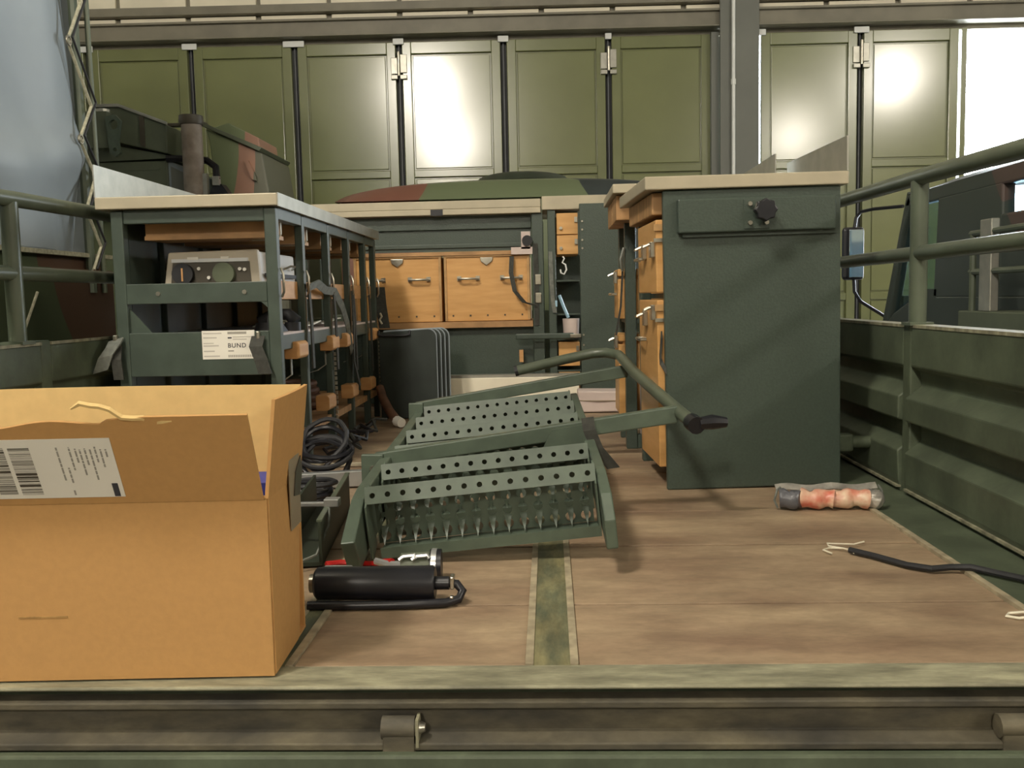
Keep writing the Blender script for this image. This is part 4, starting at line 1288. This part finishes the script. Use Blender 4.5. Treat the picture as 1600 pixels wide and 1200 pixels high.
ZW, ZR = .545, .99
for x0, x1 in ((CX, CX+.06), (CW-.06, CW)):
    sidepoly([(5.70, -.5), (5.68, .30), (5.5, .40), (5.17, .50), (3.2, .50), (3.2, -.5)], x0, x1, 'door_skin', 'cab_paint', ct)
    sidepoly([(5.70, .30), (5.32, 1.08), (5.26, 1.02), (5.38, .84), (5.58, .33)], x0, x1, 'front_pillar', 'cab_paint', ct)
    sidepoly([(5.35, .99), (5.30, 1.06), (3.2, 1.07), (3.2, .985)], x0, x1, 'roof_band', 'cab_paint', ct)
    sidepoly([(4.94, .49), (4.90, 1.0), (4.22, 1.0), (4.22, .49)], x0, x1, 'middle_pillar', 'cab_paint', ct)
    sidepoly([(4.23, .49), (4.23, .86), (3.2, .86), (3.2, .49)], x0, x1, 'rear_side', 'cab_paint', ct)
    sidepoly([(5.17, .49), (5.17, .535), (4.9, .535), (4.9, .49)], x0, x1, 'window_sill', 'cab_paint', ct, 0)
    xm = (x0+x1)/2
    sidepoly([(5.58, .36), (5.30, 1.0), (4.9, 1.0), (4.94, .51), (5.2, .48)], xm-.004, xm+.004, 'side_window', 'pane', ct, 0)
    sidepoly([(4.23, .86), (4.23, .99), (3.2, .99), (3.2, .86)], xm-.004, xm+.004, 'rear_window', 'pane', ct, 0)


def croof(u, v):
    x = -1+2*u
    return ((CX+CW)/2 + x*(CW-CX)/2, 3.2+2.12*v, 1.06+.12*(1-abs(x)**4)*min(1, (1.02-v)*5)**.5)


MB().grid(croof, 20, 16).build('roof', 'cab_paint', ct, smooth=True)
MB().add([(CX+.06, 5.58, .50), (CW-.06, 5.58, .50), (CW-.06, 5.25, 1.02), (CX+.06, 5.25, 1.02)], [(0, 1, 2, 3)]).build('windscreen', 'pane', ct, solid=.006)
B(((CX+.06, 3.2, -.5), (CW-.06, 3.26, .95))).build('cab_back', 'cab_paint', ct)
B(((CX+.06, 4.25, -.2), (CX+.7, 4.75, .52))).build('seat', 'dark_green', ct, bev=.04)
B(((CX+.06, 3.3, -.5), (CW-.06, 5.56, -.3))).build('cab_floor', 'dark_green', ct)
B(((CX+.06, 5.5, -.5), (CW-.06, 5.6, .50))).build('cab_front', 'cab_paint', ct)
MB().cyl((CX+.05, 5.0, -.78), (CX+.4, 5.0, -.78), .52, 24).build('wheel', 'rubber', ct, smooth=True)
MB().cyl((CW-.4, 5.0, -.78), (CW-.05, 5.0, -.78), .52, 24).build('wheel', 'rubber', ct, smooth=True)
# mirror
mi = B(((1.765, 5.68, .60), (1.895, 5.72, .915))).build('mirror', 'black', ct, bev=.02)
B(((1.80, 5.674, .615), (1.887, 5.681, .90))).build('mirror_glass', 'mirror_glass', mi, bev=.004)
MB().tube([(1.84, 5.71, .90), (1.85, 5.71, .97), (1.875, 5.70, 1.005), (1.93, 5.65, 1.015), (2.03, 5.45, 1.01)], .010, 8).build('mirror_arm', 'black', mi, smooth=True)
MB().tube([(1.84, 5.71, .61), (1.845, 5.71, .53), (1.88, 5.70, .47), (2.03, 5.68, .37)], .010, 8).build('mirror_arm', 'black', mi, smooth=True)
# rack with silver bar beside the cab
rc = thing('equipment_rack', 'green tubular rack with a silver upright standing beside the dark cab', 'rack', (1.78, 3.7, GZ))
for y in (4.04, 3.55):
    MB().tube([(1.80, y, GZ), (1.80, y, .765)], .014, 8).build('post', 'rail_green', rc, smooth=True)
for z in (.765, .604):
    MB().tube([(1.80, 4.06, z), (1.80, 3.0, z)], .013, 8).build('rail', 'rail_green', rc, smooth=True)
B(((1.785, 3.85, .44), (1.82, 3.95, .815))).build('upright_bar', 'galv', rc, bev=.004)
B(((1.78, 3.0, .30), (1.95, 4.13, .44))).build('lower_box', 'grey_green', rc, bev=.006)
B(((1.84, 3.05, .44), (1.95, 3.55, .76))).build('dark_case', 'dark_green', rc, bev=.01)
